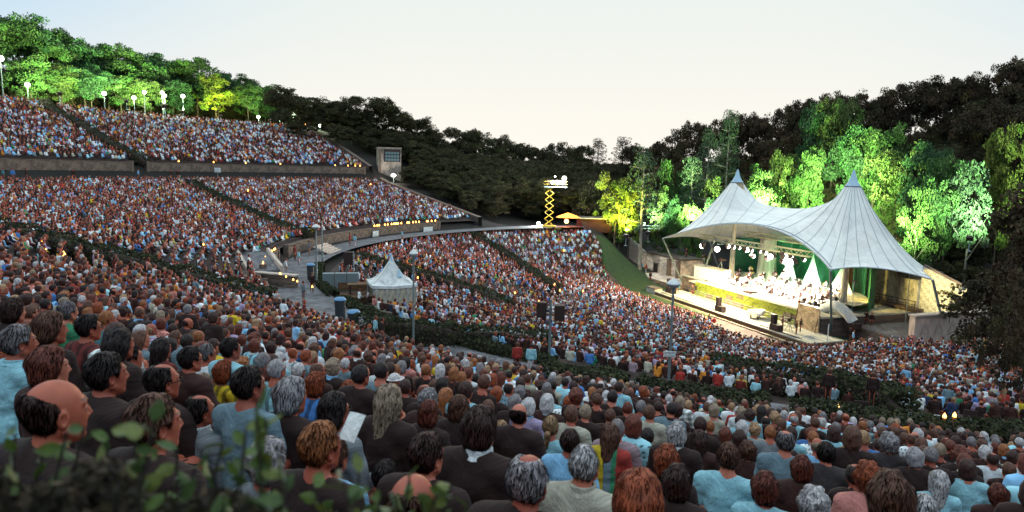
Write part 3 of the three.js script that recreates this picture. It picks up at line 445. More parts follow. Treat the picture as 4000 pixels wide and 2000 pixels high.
{ // tower with a board
  const p = atDepth(978, 448, 152), g = p.y, t = thing('concrete_tower', 'square concrete tower with a dark gridded board beside the far tiers', 'tower', [p.x, g, p.z], 0.28);
  const towerStone = std([0.44, 0.36, 0.30], { map: mottled, bumpMap: rough, bumpScale: 0.012 }); part('wall', box(5.0, 7.6, 5.0, 0, 2.7, 0), towerStone, t); part('parapet', box(5.2, 0.35, 5.2, 0, 6.6, 0), towerStone, t); part('board', box(3.6, 2.7, 0.12, 0.5, 5.0, 2.56), M.black, t);
  const pane = std([0.10, 0.17, 0.19], { roughness: 0.3 }); for (let r = 0; r < 3; r++) for (let c = 0; c < 5; c++) part('pane', box(0.52, 0.5, 0.06, -0.74 + c * 0.62, 4.1 + r * 0.72, 2.64), pane, t); part('edge_strip', box(0.5, 7.4, 0.1, -2.15, 2.6, 2.53), M.stone, t);
  const lamp = (label, px, py, d, mat, col, I, s) => { const q = atDepth(px, py, d), l = thing('wall_lamp', label, 'lamp', [q.x, q.y, q.z]); const gl = part('globe', ball(s, 0, 0, 0), mat, l); gl.scale.set(1.3, 0.8, 1); part('bracket', rod(V3(0, 0, 0), V3(0, -0.1 - s, -s * 3), 0.05), M.metal, l); part('post', cyl(0.06, 0.06, 3, 0, -3 - s, -0.1), M.metal, l); point('wall_lamp_light', [q.x, q.y, q.z + s * 1.6], col, I); };
  lamp('bright white lamp in front of the concrete tower', 990, 441, 147, M.lampWhite, 0xfff6e0, 50, 0.42); lamp('small yellow lamp under the trees left of the concrete tower', 925, 399, 158, M.lampWarm, 0xffb030, 70, 0.4);
}
{ // scissor lift
  const d = 124, b = atDepth(1380, 577, d), t0 = atDepth(1390, 470, d), t = thing('scissor_lift', 'tall yellow scissor lift carrying floodlights above the far crowd', 'lift', [b.x, b.y, b.z]), H = t0.y - b.y;
  part('chassis', rbox(2.6, 0.7, 1.3, 0.08, 0, 0.45, 0), M.yellowSteel, t); part('outrigger', join(box(4.6, 0.14, 0.2, 0, 0.2, 0.5), box(4.6, 0.14, 0.2, 0, 0.2, -0.5)), M.yellowSteel, t); for (const x of [-0.9, 0.9]) for (const z of [-0.66, 0.66]) part('wheel', moved(cyl(0.32, 0.32, 0.2), x, 0.2, z, Math.PI / 2), M.black, t);
  const n = 6, h = (H - 0.8) / n; for (let k = 0; k < n; k++) for (const z of [-0.5, 0.5]) { part('arm', rod(V3(-0.8, 0.8 + k * h, z), V3(0.8, 0.8 + (k + 1) * h, z), 0.065, 0.065, 6), M.yellowSteel, t); part('arm', rod(V3(0.8, 0.8 + k * h, z * 0.86), V3(-0.8, 0.8 + (k + 1) * h, z * 0.86), 0.065, 0.065, 6), M.yellowSteel, t); }
  const pf = part('platform', box(4.2, 0.2, 1.8, 1.0, H, 0), M.metal, t); for (const y of [0.5, 1.0]) part('guard_rail', join(box(4.2, 0.06, 0.06, 1.0, H + y, 0.88), box(4.2, 0.06, 0.06, 1.0, H + y, -0.88), box(0.06, 0.06, 1.8, -1.1, H + y, 0), box(0.06, 0.06, 1.8, 3.1, H + y, 0)), M.yellowSteel, t);
  part('lamp_head', join(ball(0.42, 2.6, H + 1.6, 0.4), ball(0.24, 0.4, H + 0.75, 0.95), ball(0.24, 1.2, H + 0.8, 0.95), ball(0.16, 0.9, H + 1.9, 0.6)), M.lampWhite, t); part('back_plate', rbox(3.6, 0.9, 0.2, 0.05, 1.2, H + 0.8, 0.2), M.black, t);
  point('lift_flood', [b.x + 2.4, b.y + H + 1.6, b.z + 2.0], 0xf2fff8, 700);
  const s = atDepth(1497, 581, 128), q = thing('red_shed', 'long low dull red shed with a pale roof edge behind the far crowd', 'shed', [s.x, s.y, s.z], -0.05); part('wall', box(7.0, 2.6, 2.6, 0, 1.1, 0), std([0.07, 0.012, 0.008], { map: mottled }), q); part('roof', box(7.6, 0.16, 3.2, 0, 2.5, 0, 0.05), M.stoneDark, q); part('roof_edge', box(7.6, 0.14, 0.1, 0, 2.46, 1.66), M.pale, q); part('door', box(0.9, 1.9, 0.06, -2.2, 0.9, 1.33), M.black, q);
  const u = atDepth(1428, 579, 126), o = thing('parasol', 'orange glowing parasol with a lamp underneath behind the far crowd', 'parasol', [u.x, u.y, u.z]); part('canopy', new THREE.LatheGeometry([[0.02, 3.3], [0.7, 3.1], [1.7, 2.75], [2.35, 2.4], [2.3, 2.36], [1.6, 2.66], [0.02, 3.2]].map(([x, y]) => new THREE.Vector2(x, y)), 8), std([0.8, 0.28, 0.03], { side: THREE.DoubleSide }), o); part('pole', cyl(0.05, 0.05, 3.2, 0, 0, 0), M.wood, o); part('lamp', ball(0.42, -0.3, 1.7, 0.4), M.lampWarm, o); point('parasol_light', [u.x - 0.3, u.y + 1.8, u.z + 1.0], 0xff7a10, 30);
  const f = atDepth(1400, 583, 122), k2 = thing('metal_fence', 'low dark rail fence along the top of the far grass bank', 'fence', [f.x + 16, f.y, f.z - 6], -0.1); for (let k = 0; k < 9; k++) part('post', cyl(0.05, 0.05, 1.2, k * 2, -0.1, 0, 6), M.metal, k2); for (const y of [0.5, 1.05]) part('rail', rod(V3(0, y, 0), V3(16, y, 0), 0.04), M.metal, k2);
}
function lampPost(label, px, py, d, foot, s, I, mat = M.lampGreenish, color = 0xe8ffc8, group = 'globe lamps along the top rim') {
  const p = atDepth(px, py, d), g = foot === null ? Math.min(p.y - 1.2, G(p.x, p.z)) : foot, t = thing('globe_lamp', label, 'lamp post', [p.x, g, p.z], 0, group), h = p.y - g;
  s *= 0.82; part('globe', ball(s, 0, h, 0, 16), mat, t); part('post', cyl(0.09, 0.06, h - s * 0.9, 0, 0, 0, 8), M.metal, t); part('collar', cyl(s * 0.5, s * 0.35, 0.12, 0, h - s - 0.05, 0), M.black, t); part('cap', cyl(s * 0.45, s * 0.1, 0.14, 0, h + s * 0.9, 0), M.black, t);
  if (I) point('globe_lamp_light', [p.x, p.y, p.z + s * 2.2], color, I);
}
const rimD = (px) => { const q = atRing(px, 200, 124.5); return -q.z; };
lampPost('bright lamp at the extreme left edge above the upper tier', 1, 147, rimD(1), null, 0.62, 260, M.lampWhite);
lampPost('white lamp cluster at the head of the dark diagonal hedge', 69, 213, rimD(69), null, 0.5, 220, M.lampWhite);
lampPost('globe lamp standing alone above the left part of the rim', 262, 235, rimD(262), null, 0.52, 120);
lampPost('globe lamp left of the tall lamp on the rim, lower than its neighbour', 337, 246, rimD(337), null, 0.5, 120);
lampPost('tall globe lamp on a visible thin post, second right of the lone lamp', 363, 232, rimD(363), null, 0.46, 120);
lampPost('upper globe of the two close lamps in the brightest group on the rim', 408, 233, rimD(408) + 3, null, 0.46, 120);
lampPost('lower globe just right of its twin in the brightest group on the rim', 414, 241, rimD(414), null, 0.46, 0);
lampPost('globe lamp on a tall post right of the brightest lamp group', 460, 242, rimD(460), null, 0.52, 150);
lampPost('globe lamp left of the pair before the dark trees', 650, 294, rimD(650), null, 0.46, 110);
lampPost('left globe lamp of the pair before the dark trees', 704, 289, rimD(704), null, 0.46, 110);
lampPost('right globe lamp of the pair before the dark trees', 738, 287, rimD(738), null, 0.46, 110);
lampPost('last flat white lamp at the corner where the end wall starts', 805, 316, rimD(805) - 1, null, 0.44, 110, M.lampWhite);
lampPost('white lamp on a short post left of the scissor lift', 1355, 562, 126, null, 0.42, 220, M.lampWhite, 0xffffff, 'lamps behind the far crowd');
function floodlight(label, p, aim, s, I, color, ang, mat = M.lampWhite, group) {
  const t = thing('floodlight', label, 'floodlight', p, Math.atan2(aim[0] - p[0], aim[2] - p[2]), group), tilt = Math.atan2(aim[1] - p[1], Math.hypot(aim[0] - p[0], aim[2] - p[2]));
  const hd = moved(rbox(s * 2, s * 1.5, s, s * 0.12), 0, 0, 0, -tilt), ln = moved(rbox(s * 1.7, s * 1.2, 0.05, 0.02, 0, 0, s * 0.55), 0, 0, 0, -tilt);
  part('housing', hd, M.black, t); part('lens', ln, mat, t); part('post', join(cyl(0.07, 0.06, 1.6, 0, -1.6, 0), cyl(0.3, 0.25, 0.1, 0, -1.7, 0)), M.metal, t);
  if (I) { const d = V3(aim[0] - p[0], aim[1] - p[1], aim[2] - p[2]).normalize(); spot('floodlight_beam', [p[0] + d.x * s * 1.4, p[1] + d.y * s * 1.4, p[2] + d.z * s * 1.4], aim, color, I, ang, 6, 0.8); }
}
const GREENISH = 0xd8ffb0, YELLOWISH = 0xf4ff70, COOL = 0xd4ffd4;
const up = (px, py, d, h = 0) => { const p = atDepth(px, py, d); return [p.x, p.y + h, p.z]; };
// rim floods throw their light back into the trees behind them
floodlight('white ground floodlight under the lowest lamps of the brightest group', up(413, 266, rimD(413) - 1), up(350, 165, rimD(350) + 16), 0.55, 2900, GREENISH, 1.0);
floodlight('white ground floodlight at the foot of the lime green bush on the rim', up(555, 292, rimD(555)), up(548, 215, rimD(548) + 9), 0.4, 1500, YELLOWISH, 0.8);
floodlight('low floodlight between the tall globe lamp and the lime green bush', up(458, 281, rimD(458) - 1), up(600, 215, rimD(600) + 12), 0.4, 1500, GREENISH, 0.8);
floodlight('ground floodlight near the left lamp cluster lighting the tall trees', up(150, 236, rimD(150) - 2), up(120, 105, rimD(120) + 18), 0.4, 4300, GREENISH, 1.0);
floodlight('small floodlight half hidden by the crowd between the two left lamps', up(318, 254, rimD(318) - 1), up(230, 130, rimD(230) + 17), 0.35, 3400, GREENISH, 0.95);
floodlight('small white floodlight below the last rim lamps before the dark trees', up(680, 302, rimD(680) - 1), up(640, 230, rimD(640) + 10), 0.3, 700, GREENISH, 0.7);
// stage side floods
{
  const f = (label, px, py, d, apx, apy, ad, s, I, c, an) => floodlight(label, up(px, py, d), up(apx, apy, ad), s, I, c, an);
  f('white double floodlight on a post beside the pine trunk left of the tent', 1631, 586, 122, 1640, 450, 132, 0.4, 3200, COOL, 0.9);
  f('floodlight at the foot of the round yellow green tree', 1575, 594, 117, 1550, 480, 125, 0.4, 2600, YELLOWISH, 0.9);
  f('floodlight hidden behind the left skirt of the tent, aimed at the pines', 1740, 560, 118, 1770, 420, 134, 0.4, 4400, GREENISH, 0.95);
  f('floodlight behind the saddle of the tent, aimed up the hillside', 1905, 545, 119, 1990, 400, 132, 0.4, 7600, GREENISH, 1.0);
  f('floodlight behind the right peak of the tent, aimed at the broad trees', 2090, 520, 112, 2150, 330, 128, 0.4, 8500, GREENISH, 1.05);
  f('floodlight at the right rear of the tent, aimed at the two pale trunks', 2245, 600, 92, 2310, 440, 106, 0.4, 3600, GREENISH, 1.0);
  f('cool floodlight among the bushes at the far right, aimed at the pale tree', 2440, 600, 88, 2470, 400, 100, 0.4, 3200, COOL, 0.9);
}
// tall poles
function pole(name, label, cat, [tx, ty], [fx, fy], level, build, r0 = 0.09) {
  const b = atLevel(fx, fy, level), t0 = atDepth(tx, ty, -b.z), t = thing(name, label, cat, [b.x, level, b.z]), h = t0.y - level; part('shaft', cyl(r0, r0 * 0.7, h, 0, 0, 0, 10), M.metal, t); part('base', cyl(r0 * 2.2, r0 * 2, 0.2, 0, 0, 0), M.metal, t); build?.(t, h, b); return t;
}
const flatHead = (w) => (t, h) => { part('lamp_head', new THREE.LatheGeometry([[0.02, 0.28], [w * 0.3, 0.26], [w, 0.08], [w, -0.02], [w * 0.5, -0.14], [0.02, -0.16]].map(([x, y]) => new THREE.Vector2(x, y)), 20).translate(0, h, 0), M.alu, t); part('neck', cyl(0.06, 0.14, 0.3, 0, h - 0.35, 0), M.metal, t); };
pole('lamp_pole', 'tall grey lamp pole with a flat head standing right of the white pavilion tent', 'lamp post', [1048, 640], [1040, 882], 9, flatHead(0.24), 0.066);
pole('lamp_pole', 'tall grey pole with a flat round head and a small sign, before the stage', 'lamp post', [1690, 716], [1680, 998], 9, (t, h, b) => { flatHead(0.30)(t, h); for (const y of [-0.075, 0.075]) part('sign_plate', rbox(0.56, 0.12, 0.03, 0.01, -0.05, h * 0.39 + y, 0.11), M.white, t); const g = []; const r = Rng(3); for (const y of [-0.075, 0.075]) for (let k = 0; k < 7; k++) g.push(box(0.025 + r() * 0.035, 0.035, 0.008, -0.26 + k * 0.068, h * 0.39 + y, 0.127)); part('lettering', join(g), M.metal, t); }, 0.066);
pole('twin_pole', 'thin tall pole at the bend of the walkway, left and taller foot of a pair', 'lamp post', [803, 572], [797, 716], 9, flatHead(0.35));
pole('twin_pole', 'thin tall pole at the bend of the walkway, right of a pair', 'lamp post', [817, 556], [811, 662], 9);
pole('speaker_pole', 'dark pole carrying two black loudspeakers among the crowd in front of the stage', 'loudspeaker pole', [1386, 752], [1381, 925], 8.2, (t, h) => { for (const [x, y] of [[-0.5, -0.6], [0.5, -0.75]]) { const q = part('loudspeaker', rbox(0.56, 0.86, 0.5, 0.05, x, h + y, 0), M.black, t); part('grille', rbox(0.48, 0.76, 0.04, 0.01, x, h + y, 0.26), M.dark, q); part('bracket', rod(V3(0, h + y, 0), V3(x * 0.5, h + y, 0), 0.04), M.metal, t); } });
pole('speaker_pole', 'black loudspeaker on a post between the walkway and the white pavilion tent', 'loudspeaker pole', [880, 634], [878, 690], 8.6, (t, h) => { part('loudspeaker', rbox(0.95, 1.25, 0.7, 0.06, 0, h - 0.6, 0), M.black, t); });
pole('lamp_pole', 'slender pale pole on the far low wall near the end of the tiers', 'lamp post', [1079, 516], [1077, 572], 9.6, flatHead(0.25), 0.08);
pole('lamp_pole', 'slender pale pole rising from the crowd left of the pavilion peak', 'lamp post', [893, 632], [890, 735], 8.2, null, 0.07);
pole('lamp_pole', 'short post with a white box lamp before the wall of the upper tier', 'lamp post', [549, 428], [548, 452], 16.6, (t, h) => part('lamp_box', rbox(0.9, 0.8, 0.5, 0.05, 0, h, 0), M.white, t), 0.08);
// bins and banners
for (const [label, px, py, w, h, lvl] of [['large black bin with a blue lid, nearest of those by the walkway hedge', 856, 806, 0.75, 1.35, 9], ['black bin with a flat lid right of the largest bin', 890, 838, 0.75, 1.25, 9], ['black bin with a blue lid beside the hedge at the bend of the walkway', 782, 704, 0.7, 1.3, 9]]) { const p = atLevel(px, py, lvl), t = thing('litter_bin', label, 'bin', [p.x, lvl, p.z], 0, 'litter bins along the walkway'); part('body', cyl(w * 0.42, w * 0.5, h, 0, 0, 0, 18), M.bin, t); part('lid', new THREE.LatheGeometry([[0.02, 0.2], [w * 0.4, 0.16], [w * 0.54, 0.03], [w * 0.54, -0.03], [0.02, -0.03]].map(([x, y]) => new THREE.Vector2(x, y)), 18).translate(0, h + 0.03, 0), M.binLid, t); }
for (const [label, px, py, w] of [['white rectangular banner hung on the far curved wall, left of two', 945, 588, 1.5], ['pale blue banner hung on the far curved wall, right of two', 1077, 577, 2.2]]) { const p = atRing(px, py, 55.75), t = thing('banner', label, 'banner', [p.x, p.y, p.z], Math.atan2(CX - p.x, CZ - p.z)); part('cloth', rbox(w, 0.8, 0.03, 0.01), M.white, t); part('top_rod', moved(cyl(0.03, 0.03, w + 0.1), w / 2 + 0.05, 0.42, 0, 0, 0, Math.PI / 2), M.metal, t); }
// grey ramp, low walls and steps at the bend of the walkway
{
  const a = atLevel(650, 665, 10.2), r = thing('ramp', 'pale grey concrete ramp leading up into the nearest block by the bend of the walkway', 'ramp', [a.x, 10.1, a.z], 0.5); part('slab', rbox(2.6, 0.3, 7.5, 0.05, 0, 0.3, 0, 0.1), M.path, r); for (const s of [-1, 1]) part('kerb', rbox(0.3, 0.7, 7.5, 0.05, s * 1.4, 0.45, 0, 0.1), M.concrete, r); keepOut.push([a.x, a.z, 2.6]);
  const s0 = atLevel(822, 635, 9), s = thing('stone_steps', 'broad stone steps at the gap in the curved wall beside the twin poles', 'steps', [s0.x, 9, s0.z], Math.atan2(CX - s0.x, CZ - s0.z)); for (let k = 0; k < 5; k++) part('step', rbox(4.2, 0.18, 0.42, 0.02, 0, 0.1 + k * 0.18, 0.9 - k * 0.4), M.concrete, s);
  const w0 = atLevel(665, 700, 9.6), w = thing('low_wall', 'low stone wall with pale coping beside the walkway below the grey ramp', 'wall', [w0.x, 8.9, w0.z], -0.35); part('wall_body', box(6.5, 1.1, 0.5, 0, 0.55, 0), M.stone, w); part('coping', rbox(6.7, 0.14, 0.7, 0.03, 0, 1.17, 0), M.concrete, w); keepOut.push([w0.x, w0.z, 1.6]);
}
// ------------------------------------------------------------------ trees
function crownGeo(kind, seed) {                            // crown of a tree one metre tall standing at the origin
  const r = Rng(seed), lobes = [], sph = () => { const z = r() * 2 - 1, a = r() * 6.283, s = Math.sqrt(1 - z * z); return V3(s * Math.cos(a), z, s * Math.sin(a)); };
  if (kind === 'pine') {
    const clumps = []; for (let k = 0; k < 46; k++) { const h = 0.36 + 0.62 * Math.pow(k / 45, 0.9), w = 0.26 * Math.pow(1 - (h - 0.36) / 0.72, 0.7) * (0.55 + 0.6 * r()), a = k * 2.4 + r(); clumps.push([V3(Math.cos(a) * w, h + 0.02 * (r() - 0.5), Math.sin(a) * w), 0.05 + 0.035 * r(), 0.6 + 0.8 * r()]); }
    return leafCloud(46 * 62, 0.026, (k) => { const [c, s, tn] = clumps[k % 46], d = sph(); return { p: V3(c.x + d.x * s * 1.25, c.y + d.y * s * 0.42, c.z + d.z * s * 1.25), out: V3(0, 1, 0), tone: [tn * (0.8 + 0.4 * r()), tn * (0.9 + 0.2 * r()), tn * 0.9] }; }, seed + 1, { narrow: 0.34 });
  }
  const wide = kind === 'bush' ? 0.55 : kind === 'slim' ? 0.2 : 0.42, mid = kind === 'bush' ? 0.45 : 0.55, tall = kind === 'bush' ? 0.42 : 0.46, LN = kind === 'broad' ? 17 : 11;
  for (let k = 0; k < LN; k++) { const d = sph(), q = 0.72 * Math.pow(r(), 0.5); lobes.push([V3(d.x * wide * q, mid + d.y * tall * q, d.z * wide * q), (0.11 + 0.09 * r()) * (kind === 'slim' ? 0.65 : 1)]); }
  const N = kind === 'broad' ? 150 : 84, clumps = []; for (let k = 0; k < N; k++) { const [c, s] = lobes[k % LN], d = sph(); if (d.y < -0.4) d.y *= -0.6; clumps.push([V3(c.x + d.x * s, c.y + d.y * s * 0.9, c.z + d.z * s), d, (kind === 'broad' ? 0.042 : 0.03) + 0.034 * r(), 0.55 + 0.9 * r(), 0.75 + 0.5 * r()]); }
  return leafCloud(N * (kind === 'broad' ? 80 : 50), kind === 'broad' ? 0.025 : 0.030, (k) => { const [c, o, s, tn, w] = clumps[k % N], d = sph(), q = Math.pow(r(), 0.4); return { p: V3(c.x + d.x * s * q * 1.35, c.y + d.y * s * q * 0.8, c.z + d.z * s * q * 1.35), out: o, flatness: 0.25, s: 0.8 + 0.5 * r(), tone: [tn * w, tn, tn * 0.8 * w] }; }, seed + 1);
}
function trunkGeo(kind, seed) {
  const r = Rng(seed), g = []; const top = kind === 'pine' ? 0.97 : kind === 'bush' ? 0.5 : 0.62, pts = []; for (let k = 0; k <= 5; k++) pts.push(V3((r() - 0.5) * 0.025 * k / 5, -0.03 + (top + 0.03) * k / 5, (r() - 0.5) * 0.025 * k / 5));
  for (let k = 0; k < 5; k++) g.push(rod(pts[k], pts[k + 1], 0.018 * (1 - k * 0.16), 0.018 * (1 - (k + 1) * 0.16), 7));
  const n = kind === 'pine' ? 9 : 7; for (let k = 0; k < n; k++) { const h = (kind === 'pine' ? 0.4 : 0.26) + 0.5 * k / n, f = clamp((h + 0.03) / (top + 0.03), 0, 0.95) * 5, i = Math.floor(f), p = pts[i].clone().lerp(pts[i + 1], f - i), a = k * 2.4 + r(), l = (kind === 'pine' ? 0.17 : 0.22) * (1 - 0.4 * k / n); g.push(rod(p, V3(p.x + Math.cos(a) * l, p.y + l * (kind === 'pine' ? 0.15 : 0.75), p.z + Math.sin(a) * l), 0.0075, 0.002, 5)); }
  return join(g);
}
const CROWN = { broad: [1, 2, 3, 4, 5].map((s) => crownGeo('broad', s * 31)), slim: [1, 2].map((s) => crownGeo('slim', s * 47)), pine: [1, 2, 3].map((s) => crownGeo('pine', s * 53)), bush: [1, 2, 3].map((s) => crownGeo('bush', s * 61)) };
const TRUNK = { broad: [1, 2, 3].map((s) => trunkGeo('broad', s * 7)), slim: [trunkGeo('slim', 5)], pine: [1, 2].map((s) => trunkGeo('pine', s * 9)), bush: [trunkGeo('bush', 4)] };
let treeNo = 0;
function tree(label, px, topPy, d, wide, kind, leaf, group, base = null, bark = M.bark) {   // wide: crown breadth in metres
  const p = atDepth(px, topPy, d), g = base ?? G(p.x, p.z), h = Math.max(1.5, p.y - g), k = treeNo++;
  const t = thing(kind === 'bush' ? 'shrub' : kind === 'pine' ? 'pine_tree' : 'tree', label, kind === 'bush' ? 'shrub' : 'tree', [p.x, g - 0.1, p.z], k * 1.7, group), nat = { broad: 0.92, slim: 0.5, pine: 0.55, bush: 1.25 }[kind];
  const tr = part('trunk', TRUNK[kind][k % TRUNK[kind].length], bark, t), cr = part('crown', CROWN[kind][k % CROWN[kind].length], leaf, t); for (const m of [tr, cr]) m.scale.set(wide / nat, h * 1.02, wide / nat); tr.scale.x = tr.scale.z = Math.min(wide / nat, h * 0.9) * (kind === 'pine' ? 1.5 : 1);
  return t;
}
const LG = 'green lit trees behind the top rim', DG = 'dark trees on the far slope', HG = 'dark trees along the right hill', SG = 'floodlit trees behind the stage tent';
const nth = ['first', 'second', 'third', 'fourth', 'fifth', 'sixth', 'seventh', 'eighth', 'ninth', 'tenth', 'eleventh', 'twelfth', 'thirteenth', 'fourteenth', 'fifteenth', 'sixteenth', 'seventeenth', 'eighteenth', 'nineteenth', 'twentieth', 'twenty-first', 'twenty-second', 'twenty-third', 'twenty-fourth', 'twenty-fifth', 'twenty-sixth', 'twenty-seventh', 'twenty-eighth', 'twenty-ninth', 'thirtieth', 'thirty-first', 'thirty-second', 'thirty-third', 'thirty-fourth'];
[[-25, 5, 134, 15], [40, 20, 133, 15], [105, 45, 136, 13], [150, 78, 128, 11], [205, 88, 142, 14], [265, 98, 140, 13], [318, 106, 148, 14], [372, 112, 143, 12], [430, 122, 152, 13], [492, 132, 147, 13], [545, 170, 153, 11], [620, 180, 150, 11], [665, 206, 158, 11]].forEach(([x, y, d, w], i) => tree(`tall green tree behind the rim lamps, ${nth[i]} from the left along the skyline`, x, y, rimD(x) + 19 + (i % 3) * 3, w * 1.15, 'broad', [LEAF.mid, LEAF.cool, LEAF.mid][i % 3], LG));
[[70, 120, 126, 9], [150, 150, 127, 10], [225, 165, 131, 10], [300, 175, 133, 10], [360, 190, 141, 9], [450, 185, 143, 9]].forEach(([x, y, d, w], i) => tree(`lower bright green tree before the skyline trees at the left, ${nth[i]} in the row`, x, y, rimD(x) + 11 + (i % 2) * 3, w * 1.1, 'broad', [LEAF.mid, LEAF.olive, LEAF.cool][i % 3], 'lower green trees on the rim'));
tree('lime green bushy tree glowing yellow above the rim', 540, 178, rimD(540) + 9, 11, 'broad', LEAF.lime, LG); tree('bright green smaller tree right of the lime green tree', 622, 205, rimD(622) + 9, 8, 'broad', LEAF.mid, LG);
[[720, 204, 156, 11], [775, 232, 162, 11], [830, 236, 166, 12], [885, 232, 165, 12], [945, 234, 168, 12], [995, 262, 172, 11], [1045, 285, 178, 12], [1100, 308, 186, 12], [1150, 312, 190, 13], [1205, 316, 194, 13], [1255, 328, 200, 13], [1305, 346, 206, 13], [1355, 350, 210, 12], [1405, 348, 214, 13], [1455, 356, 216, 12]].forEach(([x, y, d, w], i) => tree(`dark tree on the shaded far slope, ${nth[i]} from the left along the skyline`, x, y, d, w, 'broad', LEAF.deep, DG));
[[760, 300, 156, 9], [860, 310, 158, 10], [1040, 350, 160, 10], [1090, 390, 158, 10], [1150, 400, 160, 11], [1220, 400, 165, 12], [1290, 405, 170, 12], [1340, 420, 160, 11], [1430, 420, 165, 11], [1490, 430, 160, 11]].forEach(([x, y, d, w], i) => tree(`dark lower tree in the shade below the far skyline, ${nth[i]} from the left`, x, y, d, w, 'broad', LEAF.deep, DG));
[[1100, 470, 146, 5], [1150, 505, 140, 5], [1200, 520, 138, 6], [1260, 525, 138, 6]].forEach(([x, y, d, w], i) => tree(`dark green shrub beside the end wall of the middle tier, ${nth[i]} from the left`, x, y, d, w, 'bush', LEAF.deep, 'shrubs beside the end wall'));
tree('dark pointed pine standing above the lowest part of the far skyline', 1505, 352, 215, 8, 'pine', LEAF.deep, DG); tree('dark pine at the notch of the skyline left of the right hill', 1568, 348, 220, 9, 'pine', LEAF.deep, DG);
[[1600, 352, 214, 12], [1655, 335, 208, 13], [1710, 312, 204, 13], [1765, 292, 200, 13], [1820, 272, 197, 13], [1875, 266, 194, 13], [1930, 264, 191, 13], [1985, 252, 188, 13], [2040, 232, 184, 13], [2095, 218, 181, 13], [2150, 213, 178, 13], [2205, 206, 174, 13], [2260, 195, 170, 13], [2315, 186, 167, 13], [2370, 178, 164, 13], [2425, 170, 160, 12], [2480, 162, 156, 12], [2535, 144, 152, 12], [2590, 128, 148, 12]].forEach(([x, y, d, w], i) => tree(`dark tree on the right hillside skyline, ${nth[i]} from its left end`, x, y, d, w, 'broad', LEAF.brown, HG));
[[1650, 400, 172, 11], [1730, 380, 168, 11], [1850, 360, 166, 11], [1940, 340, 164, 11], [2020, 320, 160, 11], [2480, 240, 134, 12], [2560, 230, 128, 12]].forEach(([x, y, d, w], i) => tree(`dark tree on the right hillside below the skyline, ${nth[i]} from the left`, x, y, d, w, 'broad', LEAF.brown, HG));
tree('round yellow green tree glowing at the left of the stage trees', 1553, 414, 125, 10, 'broad', LEAF.lime, SG); tree('second yellow green tree pressed against the round glowing one', 1588, 455, 122, 5, 'broad', LEAF.lime, SG);
tree('pine with a pale lit trunk and layered crown left of the tent', 1622, 380, 121, 7.5, 'pine', LEAF.pine, SG, null, M.barkPale);
[[1682, 366, 134, 4], [1722, 374, 136, 4.5]].forEach(([x, y, d, w], i) => tree(`slim green tree behind the pale trunked pine, ${['left', 'right'][i]} of two`, x, y, d, w, 'slim', LEAF.mid, SG));
[[1785, 330, 142, 6], [1838, 285, 146, 6.5], [1745, 400, 130, 6]].forEach(([x, y, d, w], i) => tree(`tall lit pine on the slope above the left peak of the tent, ${nth[i]} of three`, x, y, d, w, 'pine', LEAF.pine, SG, null, M.barkPale));
[[1660, 455, 128, 6], [1700, 480, 126, 6], [1745, 480, 124, 6], [1800, 430, 127, 6], [1805, 480, 121, 5], [1925, 395, 124, 8], [1985, 360, 132, 9], [2055, 235, 150, 11], [2045, 350, 128, 9], [2110, 222, 146, 12], [2145, 300, 130, 12], [2215, 290, 126, 12], [2270, 325, 118, 11], [2345, 335, 112, 11], [2400, 370, 106, 9]].forEach(([x, y, d, w], i) => tree(`bright green floodlit tree behind the tent, ${nth[i]} from the left`, x, y, d, w, 'broad', [LEAF.olive, LEAF.mid, LEAF.cool][(i * 2) % 3], SG));
tree('tree with a pale bare trunk right of the tent, left of two', 2322, 428, 97, 8, 'broad', LEAF.mid, SG, null, M.barkPale); tree('tree with a pale bare trunk right of the tent, right of two', 2365, 420, 98, 8, 'broad', LEAF.mid, SG, null, M.barkPale);
tree('pale cool lit tree with a white trunk at the right', 2462, 352, 96, 6, 'slim', LEAF.pine, SG, null, M.barkPale); tree('pale lit tree near the right edge above the dark foliage', 2540, 285, 100, 8, 'broad', LEAF.lime, SG);
tree('near dark tree filling the right edge of the view', 2705, 410, 58, 13, 'broad', LEAF.brown, 'dark foliage at the right', 1.5); tree('dark tree standing over the end of the concrete wing wall', 2610, 560, 66, 7, 'broad', LEAF.brown, 'dark foliage at the right', 1.5); tree('very dark low tree at the lower right edge', 2585, 640, 48, 9, 'broad', LEAF.brown, 'dark foliage at the right', 2.0); tree('dark evergreen bush mass at the right end of the rows', 2562, 640, 31, 4.2, 'bush', LEAF.brown, 'dark foliage at the right', 8.4); tree('second dark evergreen bush mass cut by the right edge', 2620, 560, 34, 6, 'bush', LEAF.brown, 'dark foliage at the right', 7.6);
[[2395, 742, 71, 3.6, 4], [2440, 735, 70, 4, 4], [2480, 760, 68, 3.6, 4], [2410, 700, 76, 5, 3]].forEach(([x, y, d, w, b], i) => tree(`dark shrub growing over the top of the concrete wing wall, ${nth[i]} of four`, x, y, d, w, 'bush', LEAF.deep, 'shrubs on the wing wall', b));
[[1650, 590, 132, 4.5, 4.4], [1690, 596, 128, 5, 4.4], [1745, 598, 124, 5, 4.2], [1620, 600, 134, 4, 4.4]].forEach(([x, y, d, w, b], i) => tree(`dark green shrub on top of the stone lodge left of the stage, ${nth[i]} of four`, x, y, d, w, 'bush', LEAF.mid, 'shrubs on the stone lodge', b));
[[1560, 545, 126, 4], [1680, 540, 124, 5], [1720, 548, 121, 5], [1770, 545, 118, 5], [1950, 470, 116, 6], [2010, 485, 112, 6]].forEach(([x, y, d, w], i) => tree(`bright green undergrowth shrub at the foot of the floodlit trees, ${nth[i]} from the left`, x, y, d, w, 'bush', LEAF.mid, 'undergrowth shrubs behind the tent'));
